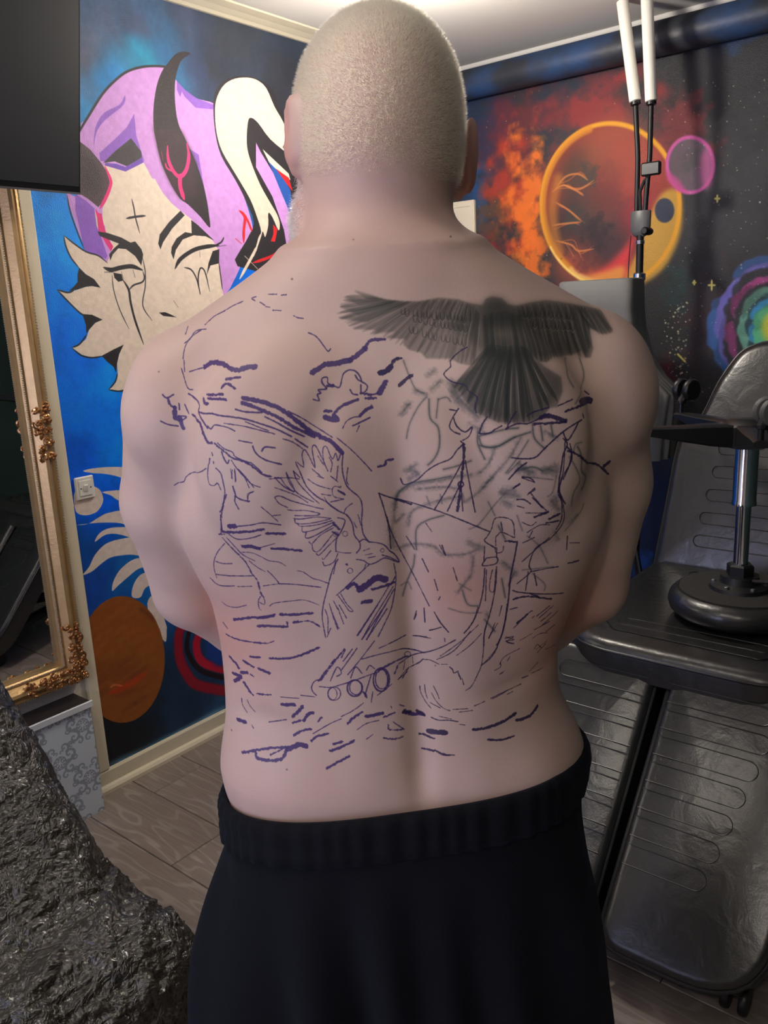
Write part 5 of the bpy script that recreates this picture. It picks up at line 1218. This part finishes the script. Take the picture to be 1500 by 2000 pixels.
# ------------------------------------------------------------------ heating pipe under the ceiling, white panel in the corner
def over_paint(name, rough):
    m, nt, b = new_mat(name); v = coords(nt, 'Object', (1, 1, 1)); nz = N(nt, 'ShaderNodeTexNoise', Scale=3.5, Detail=4.0); nt.links.new(v, nz.inputs['Vector'])
    cr = nt.nodes.new('ShaderNodeValToRGB'); e = cr.color_ramp.elements; e[0].position = .35; e[0].color = lin((44, 46, 52)); e[1].position = .62; e[1].color = lin((46, 72, 112)); k = e.new(.5); k.color = lin((50, 54, 62))
    nt.links.new(nz.outputs[0], cr.inputs[0]); nt.links.new(cr.outputs[0], b.inputs['Base Color']); b.inputs['Roughness'].default_value = rough
    n2 = N(nt, 'ShaderNodeTexNoise', Scale=60.0, Detail=3.0); nt.links.new(v, n2.inputs['Vector']); bp = N(nt, 'ShaderNodeBump', Strength=.3, Distance=.004); nt.links.new(n2.outputs[0], bp.inputs['Height']); nt.links.new(bp.outputs[0], b.inputs['Normal'])
    return m
pp = MB().tube([(x, 3.092, 2.318) for x in np.linspace(XL, XR, 14)], .056, 24).build('boxed_pipe', over_paint('galaxy_pipe_paint', .48))
tag(pp, 'thick pipe painted in the galaxy colours running along the top of the back wall', 'pipe')
wp = empty('wall_panel', 'plain cream panel on the back wall, just beside the neck of the man', 'panel', (-2.11, YB, 1.66))
MB().box((-.10, -.018, -.225), (.09, 0, .225), .003).build('board', plain('cream_board', (236, 222, 196), .6, var=.02), wp, smooth=False)
MB().box((-.08, -.02, .200), (.07, -.017, .206), .0005).build('batten', plain('cream_batten', (228, 214, 188), .6), wp, smooth=False)

# ------------------------------------------------------------------ equipment stand under a grey dust cover
cv = empty('covered_stand', 'tall equipment stand under a flared grey dust cover, left of the treatment chair', 'stand', (-1.25, 2.72, 0))
M_COVER = plain('grey_dust_cover', (98, 98, 96), .62, var=.12, vscale=9, bump=.35, bscale=30)
secs = []
for z, xl, xr, yf, yb in ((1.517, -.14, .110, -.03, .09), (1.512, -.15, .117, -.035, .095), (1.42, -.15, .120, -.04, .10), (1.357, -.152, .128, -.045, .10), (1.257, -.17, .158, -.06, .10), (1.19, -.20, .205, -.075, .10), (1.142, -.23, .262, -.09, .10), (1.10, -.25, .262, -.10, .10), (1.02, -.255, .258, -.105, .10), (.93, -.26, .255, -.105, .10)):
    ring_ = rounded([(xl, yf), (xr, yf), (xr, yb), (xl, yb)], .02, 6)
    amp = .008 * min(1, max(0, (1.25 - z) / .2)); c = ring_.mean(0)
    ring_ = [(p[0], p[1] + amp * math.sin(60 * p[0] + 7 * z)) for p in resample(ring_, .012)[:74]]
    secs.append(ring_)
nmin = min(len(s_) for s_ in secs); zs = (1.517, 1.512, 1.42, 1.357, 1.257, 1.19, 1.142, 1.10, 1.02, .93)
secs = []
for z, xl, xr, yf, yb in ((1.517, -.14, .110, -.03, .09), (1.512, -.15, .117, -.035, .095), (1.42, -.15, .120, -.04, .10), (1.357, -.152, .128, -.045, .10), (1.257, -.17, .158, -.06, .10), (1.19, -.20, .205, -.075, .10), (1.142, -.23, .262, -.09, .10), (1.10, -.25, .262, -.10, .10), (1.02, -.255, .258, -.105, .10), (.93, -.26, .255, -.105, .10)):
    amp = .007 * min(1, max(0, (1.3 - z) / .2)); R_ = []
    for j in range(96):
        t = 2 * PI * j / 96; ca, sa = math.cos(t), math.sin(t); q = (abs(ca) ** 8 + abs(sa) ** 8) ** (-1 / 8); w_ = amp * (math.sin(11 * t + 5 * z) + .6 * math.sin(23 * t - 9 * z))
        R_.append(((xl + xr) / 2 + ((xr - xl) / 2 + w_) * ca * q, (yf + yb) / 2 + ((yb - yf) / 2 + w_) * sa * q, z))
    secs.append(R_)
MB().loft(secs[::-1], cap=True).build('dust_cover', M_COVER, cv, sharp=60)
MB().lathe([(.022, .03), (.022, .94)], (-.02, -.02, 0), 14).build('post', M_BMETAL, cv); MB().lathe([(.08, 0), (.08, .014), (.07, .026), (.02, .032)], (-.02, -.02, 0), 32).build('base', M_BMETAL, cv)

# ------------------------------------------------------------------ television leaning out from the left wall
tv = empty('television', 'large black flat television tilted down on the left wall above the gold mirror', 'television', (-2.05, 1.30, 1.783))
M_SCREEN = plain('black_screen', (38, 40, 45), .42, spec=.7, var=.05)
M_BEZEL = plain('tv_bezel', (16, 16, 19), .35); M_SILVER = plain('silver_trim', (170, 166, 170), .3, metal=.8)
ta = math.radians(13.2); tu = np.array([math.sin(ta), 0, math.cos(ta)]); tn_ = np.array([math.cos(ta), 0, -math.sin(ta)]); yv = np.array([0, 1., 0]); TWD, TH = 1.0, .58
def slab(y0, y1, u0, u1, d0, d1): return [[yv * y + tu * u + tn_ * d for y, u in ((y0, u0), (y1, u0), (y1, u1), (y0, u1))] for d in (d0, d1)]
MB().loft(slab(-TWD, 0, 0, TH, -.035, 0), cap=True).build('cabinet', M_BEZEL, tv, smooth=False)
MB().loft(slab(-TWD + .004, -.004, .014, TH - .006, 0, .0012), cap=True).build('screen', M_SCREEN, tv, smooth=False)
MB().loft(slab(-TWD, 0, -.005, 0, -.03, .0015), cap=True).build('lower_trim', M_SILVER, tv, smooth=False)
MB().loft(slab(-TWD * .5 - .1, -TWD * .5 + .1, .18, .40, -.06, -.035), cap=True).build('bracket', M_BMETAL, tv, smooth=False)
q0 = yv * -.5 + tu * .29 - tn_ * .06; MB().tube([q0, np.array([XL + 2.05 + .012, -.5, q0[2]])], .02, 12).build('wall_arm', M_BMETAL, tv)

MB().box((XL + 2.05 + .001, -.56, q0[2] - .08), (XL + 2.05 + .013, -.44, q0[2] + .08), .002).build('wall_plate', M_BMETAL, tv, smooth=False)

# ------------------------------------------------------------------ mirror in a gilt frame
mr_ = empty('wall_mirror', 'tall mirror in an ornate gilt frame on the left wall', 'mirror', (XL, .85, .365)); MO = np.array([XL, .85, .365])
M_GOLD = plain('gilt', (196, 162, 112), .38, metal=.6, var=.2, vscale=30, bump=.25, bscale=180)
M_GILT2 = plain('bright_gilt', (188, 138, 92), .3, metal=.85, var=.2, vscale=40)
M_PALE = plain('silvered_bead', (190, 180, 164), .35, metal=.5)
iy0, iy1, iz0, iz1 = .47, 1.143, .476, 1.80
prof = [(.0, .012), (.0, .034), (.006, .040), (.012, .040), (.016, .046), (.026, .060), (.034, .064), (.042, .058), (.046, .050), (.051, .053), (.057, .052), (.062, .044), (.066, .036), (.066, .0)]
def frame_ring(o_, h): return [np.array([XL + h, y, z]) - MO for y, z in ((iy0 - o_, iz0 - o_), (iy1 + o_, iz0 - o_), (iy1 + o_, iz1 + o_), (iy0 - o_, iz1 + o_))]
MB().loft([frame_ring(o_, h) for o_, h in prof]).build('frame', M_GOLD, mr_, sharp=25)
m, nt, b = new_mat('mirror_glass'); b.inputs['Metallic'].default_value = 1; b.inputs['Roughness'].default_value = .015; b.inputs['Base Color'].default_value = (.78, .80, .80, 1)
MB().box(np.array([XL + .004, iy0 - .006, iz0 - .006]) - MO, np.array([XL + .014, iy1 + .006, iz1 + .006]) - MO).build('glass', m, mr_, smooth=False)
bd = MB(); bi = MB()
def beadrow(mb, o_, h, r, st_):
    for (ya, za), (yb_, zb) in (((iy1 + o_, iz0 - o_), (iy1 + o_, iz1 + o_)), ((iy0 - o_, iz0 - o_), (iy1 + o_, iz0 - o_))):
        L = math.hypot(yb_ - ya, zb - za); n_ = int(L / st_)
        for i in range(n_): t = (i + .5) / n_; mb.ball(np.array([XL + h, ya + (yb_ - ya) * t, za + (zb - za) * t]) - MO, r, 6, 4)
beadrow(bd, .0615, .046, .0036, .0082); beadrow(bi, .004, .040, .0026, .0062)
tag(bd.build('outer_beading', M_PALE, mr_), kind='stuff'); tag(bi.build('inner_beading', M_PALE, mr_), kind='stuff')
ro = np.random.RandomState(9)
def scrollwork(name, cy, cz, ly, lz, n_, parent):
    mb = MB()
    for i in range(n_):
        y, z = cy + ro.uniform(-ly, ly), cz + ro.uniform(-lz, lz); r = ro.uniform(.006, .013); a0 = ro.uniform(0, 6.28); sg = ro.choice([-1, 1])
        pts = [np.array([XL + .056 + .010 * k / 10, y + r * (1 - k / 13) * math.cos(a0 + sg * k * .55), z + r * (1 - k / 13) * math.sin(a0 + sg * k * .55)]) - MO for k in range(11)]
        mb.tube(pts, [.0045 - .00025 * k for k in range(11)], 6); mb.ball(pts[-1], .0048, 7, 5)
    o_ = mb.build(name, M_GILT2, parent)
    return tag(o_, kind='stuff')
for cy, cz, ly, lz, n_ in ((1.176, 1.165, .02, .075, 34), (1.178, .535, .02, .07, 30), (1.10, .445, .085, .02, 34), (1.175, .45, .028, .028, 16)):
    scrollwork('scroll_ornament', cy, cz, ly, lz, n_, mr_)

# ------------------------------------------------------------------ light switch
sw = empty('light_switch', 'white square light switch on the blue mural above a cream blob', 'switch', (XL, 1.3075, .977))
M_SW = plain('white_switch_plastic', (232, 230, 222), .3, var=.02)
MB().box((0, -.031, -.034), (.009, .031, .034), .003).build('plate', M_SW, sw, smooth=False)
MB().box((.009, -.021, -.023), (.0115, .021, .023), .001).build('face', M_SW, sw, smooth=False)
MB().loft([[(.0115, -.006, -.010), (.0115, .006, -.010), (.0115, .006, .010), (.0115, -.006, .010)], [(.014, -.005, -.009), (.014, .005, -.009), (.018, .005, .008), (.018, -.005, .008)]], cap=True).build('rocker', M_SW, sw, smooth=False)
for s in (-1, 1): MB().lathe([(.0025, 0), (.0025, .0012), (.001, .0018)], (.0112, s * .016, 0), 8, (1, 0, 0)).build('screw', M_CHROME, sw)

# ------------------------------------------------------------------ armchair wrapped in black bin bags
bag = empty('wrapped_armchair', 'armchair wrapped in crumpled shiny black plastic sheeting, in front of the mirror', 'chair', (-1.45, .30, 0)); BO = np.array([-1.45, .30, 0])
G = Solid((-.75, -.55, -.01), (.68, .55, 1.05), .005)
G.rbox((.03, .02, .36), (.455, .405, .16), .15, .05); G.rbox((.0, -.02, .16), (.38, .32, .19), .08, .06)
Mb = np.array([[.68, 0, .73], [0, 1, 0], [-.73, 0, .68]])
G.rbox((.010, .045, .622), (.12, .335, .36), .11, .03, M=Mb)
gv, gf = G.mesh(); gv = relax(gv, gf, 3)
nrm = np.zeros_like(gv); fn = np.cross(gv[gf[:, 2]] - gv[gf[:, 0]], gv[gf[:, 3]] - gv[gf[:, 1]])
for k in range(4): np.add.at(nrm, gf[:, k], fn)
nrm /= np.linalg.norm(nrm, axis=1, keepdims=True) + 1e-9
rg = np.random.RandomState(2); h = np.zeros(len(gv)); wv = gv.copy()
for fr, amp in ((7, .03), (13, .02)): wv = wv + amp * np.stack([np.sin(fr * gv[:, (k + 1) % 3] + rg.rand() * 6) + np.sin(fr * 1.3 * gv[:, (k + 2) % 3] + rg.rand() * 6) for k in range(3)], 1)
for fr, amp, n_ in ((6, .0060, 4), (14, .0040, 6), (30, .0008, 6)):
    for i in range(n_):
        d = rg.normal(0, 1, 3); d /= np.linalg.norm(d); t = wv @ d * fr * rg.uniform(.7, 1.3) + rg.rand() * 9
        tri_ = np.abs((t % 2) - 1); msk_ = .5 + .5 * np.sin(gv @ rg.normal(0, 6, 3) + rg.rand() * 6)
        h += amp * (np.abs(tri_ - .5) * 2 - .5) * msk_
from mathutils.kdtree import KDTree
for n_, sl_, cap, amp, wd in ((420, .10, .006, .0036, .010), (2400, .17, .005, .0034, .006), (10000, .20, .003, .0026, .0035)):   # crumpled sheeting: tilted facets with creased borders
    st_ = np.array([1.0, .62, 1.0]) if n_ < 3000 else np.array([.8, 1.0, .75])
    sp = gv * st_; sd_ = sp[rg.choice(len(gv), n_, replace=False)]; kd = KDTree(n_)
    for i in range(n_): kd.insert(sd_[i], i)
    kd.balance(); q2 = [kd.find_n(p, 2) for p in sp]
    i1 = np.array([q[0][1] for q in q2]); i2 = np.array([q[1][1] for q in q2]); dd = np.array([q[1][2] - q[0][2] for q in q2])
    g_ = rg.normal(0, sl_, (n_, 3)); h += np.clip(np.einsum('ij,ij->i', sp - sd_[i1], g_[i1]), -cap, cap) * np.clip(dd / wd, 0, 1)
    sgn_ = np.where(((i1 + i2) * 7919) % 5 < 3, 1, -.6); h += amp * sgn_ * np.exp(-dd / wd) * (.4 + .6 * np.sin(i1 * 1.7 + i2 * 1.7) ** 2)
smooth_zone = np.clip((gv[:, 2] - .50) / .06, 0, 1)
gv = gv + nrm * (h * (1 - .55 * smooth_zone))[:, None]; gv[:, 2] = np.maximum(gv[:, 2], 0)
m, nt, b = new_mat('black_bin_bag'); b.inputs['Base Color'].default_value = lin((50, 47, 39)); b.inputs['Roughness'].default_value = .40; b.inputs['Specular IOR Level'].default_value = .85; b.inputs['Coat Weight'].default_value = .3; b.inputs['Coat Roughness'].default_value = .15
v = coords(nt); nz = N(nt, 'ShaderNodeTexNoise', Scale=14.0, Detail=3.0, Distortion=.4); nt.links.new(v, nz.inputs['Vector'])
mxv = nt.nodes.new('ShaderNodeMix'); mxv.data_type = 'VECTOR'; mxv.inputs[0].default_value = .07; nt.links.new(v, mxv.inputs[4]); nt.links.new(nz.outputs['Color'], mxv.inputs[5])
hs_ = []
for sc_, mxd, amp in ((26.0, .30, 1.0), (62.0, .30, .55), (130.0, .35, .25)):      # networks of fine folds
    vo = N(nt, 'ShaderNodeTexVoronoi', Scale=sc_); vo.feature = 'DISTANCE_TO_EDGE'; nt.links.new(mxv.outputs[1], vo.inputs['Vector'])
    mi = N(nt, 'ShaderNodeMath', _operation='MINIMUM'); mi.inputs[1].default_value = mxd; nt.links.new(vo.outputs['Distance'], mi.inputs[0])
    mu = N(nt, 'ShaderNodeMath', _operation='MULTIPLY'); mu.inputs[1].default_value = amp; nt.links.new(mi.outputs[0], mu.inputs[0]); hs_.append(mu)
ad = N(nt, 'ShaderNodeMath', _operation='ADD'); nt.links.new(hs_[0].outputs[0], ad.inputs[0]); nt.links.new(hs_[1].outputs[0], ad.inputs[1])
ad2 = N(nt, 'ShaderNodeMath', _operation='ADD'); nt.links.new(ad.outputs[0], ad2.inputs[0]); nt.links.new(hs_[2].outputs[0], ad2.inputs[1])
bp = N(nt, 'ShaderNodeBump', Strength=.55, Distance=.024); nt.links.new(ad2.outputs[0], bp.inputs['Height']); nt.links.new(bp.outputs[0], b.inputs['Normal'])
link('plastic_wrap', gv, gf, m, bag, True, 70)

# ------------------------------------------------------------------ pendant lamp and unseen ceiling lamps
M_LAMPBODY = plain('white_lamp_base', (230, 228, 222), .4)
def unseen_ceiling_lamp(name, pos, watt, col, label, r):
    t = empty(name, label, 'lamp', (pos[0], pos[1], ZC))
    MB().lathe([(r * .9, -.022), (r, -.016), (r, 0)], n=32).build('lamp_base', M_LAMPBODY, t)
    m = plain(name + '_glow', (255, 250, 240), .4, emit=(255, 240, 216), estr=14.0)
    MB().lathe([(.005, -.072), (r * .3, -.070), (r * .6, -.060), (r * .82, -.042), (r * .88, -.022)], n=32).build('lamp_diffuser', m, t)
    ld = bpy.data.lights.new(name + '_light', 'POINT'); ld.energy = watt; ld.color = col; ld.shadow_soft_size = r * .8
    lo = bpy.data.objects.new('bulb', ld); COL.objects.link(lo); lo.parent = t; lo.location = (0, 0, pos[2] - ZC - .04)
pl = empty('pendant_lamp', 'glowing globe lamp hanging from the ceiling straight behind the head of the man', 'lamp', (KEY_POS[0], KEY_POS[1], ZC))
MB().lathe([(.045, -.022), (.05, -.016), (.05, 0)], n=24).build('ceiling_rose', M_LAMPBODY, pl)
MB().lathe([(.0025, KEY_POS[2] - ZC + .07), (.0025, -.02)], n=8).build('flex', M_LAMPBODY, pl); MB().lathe([(.02, KEY_POS[2] - ZC + .058), (.022, KEY_POS[2] - ZC + .09), (.012, KEY_POS[2] - ZC + .10)], n=16).build('lamp_holder', M_LAMPBODY, pl)
MB().ball((0, 0, KEY_POS[2] - ZC), .055, 24, 16).build('globe', plain('lit_globe', (255, 250, 240), .4, emit=(255, 245, 232), estr=KEY_W * 14), pl)
unseen_ceiling_lamp('unseen_ceiling_lamp', FILL_POS, FILL_W, (1.0, .90, .80), 'unseen round fill lamp added on the ceiling behind the photographer, nearer the right wall', .11)
unseen_ceiling_lamp('unseen_ceiling_lamp', FILL2_POS, FILL2_W, (1.0, .93, .84), 'unseen round ceiling lamp above the photographer, nearer the wall with the mirror', .15)
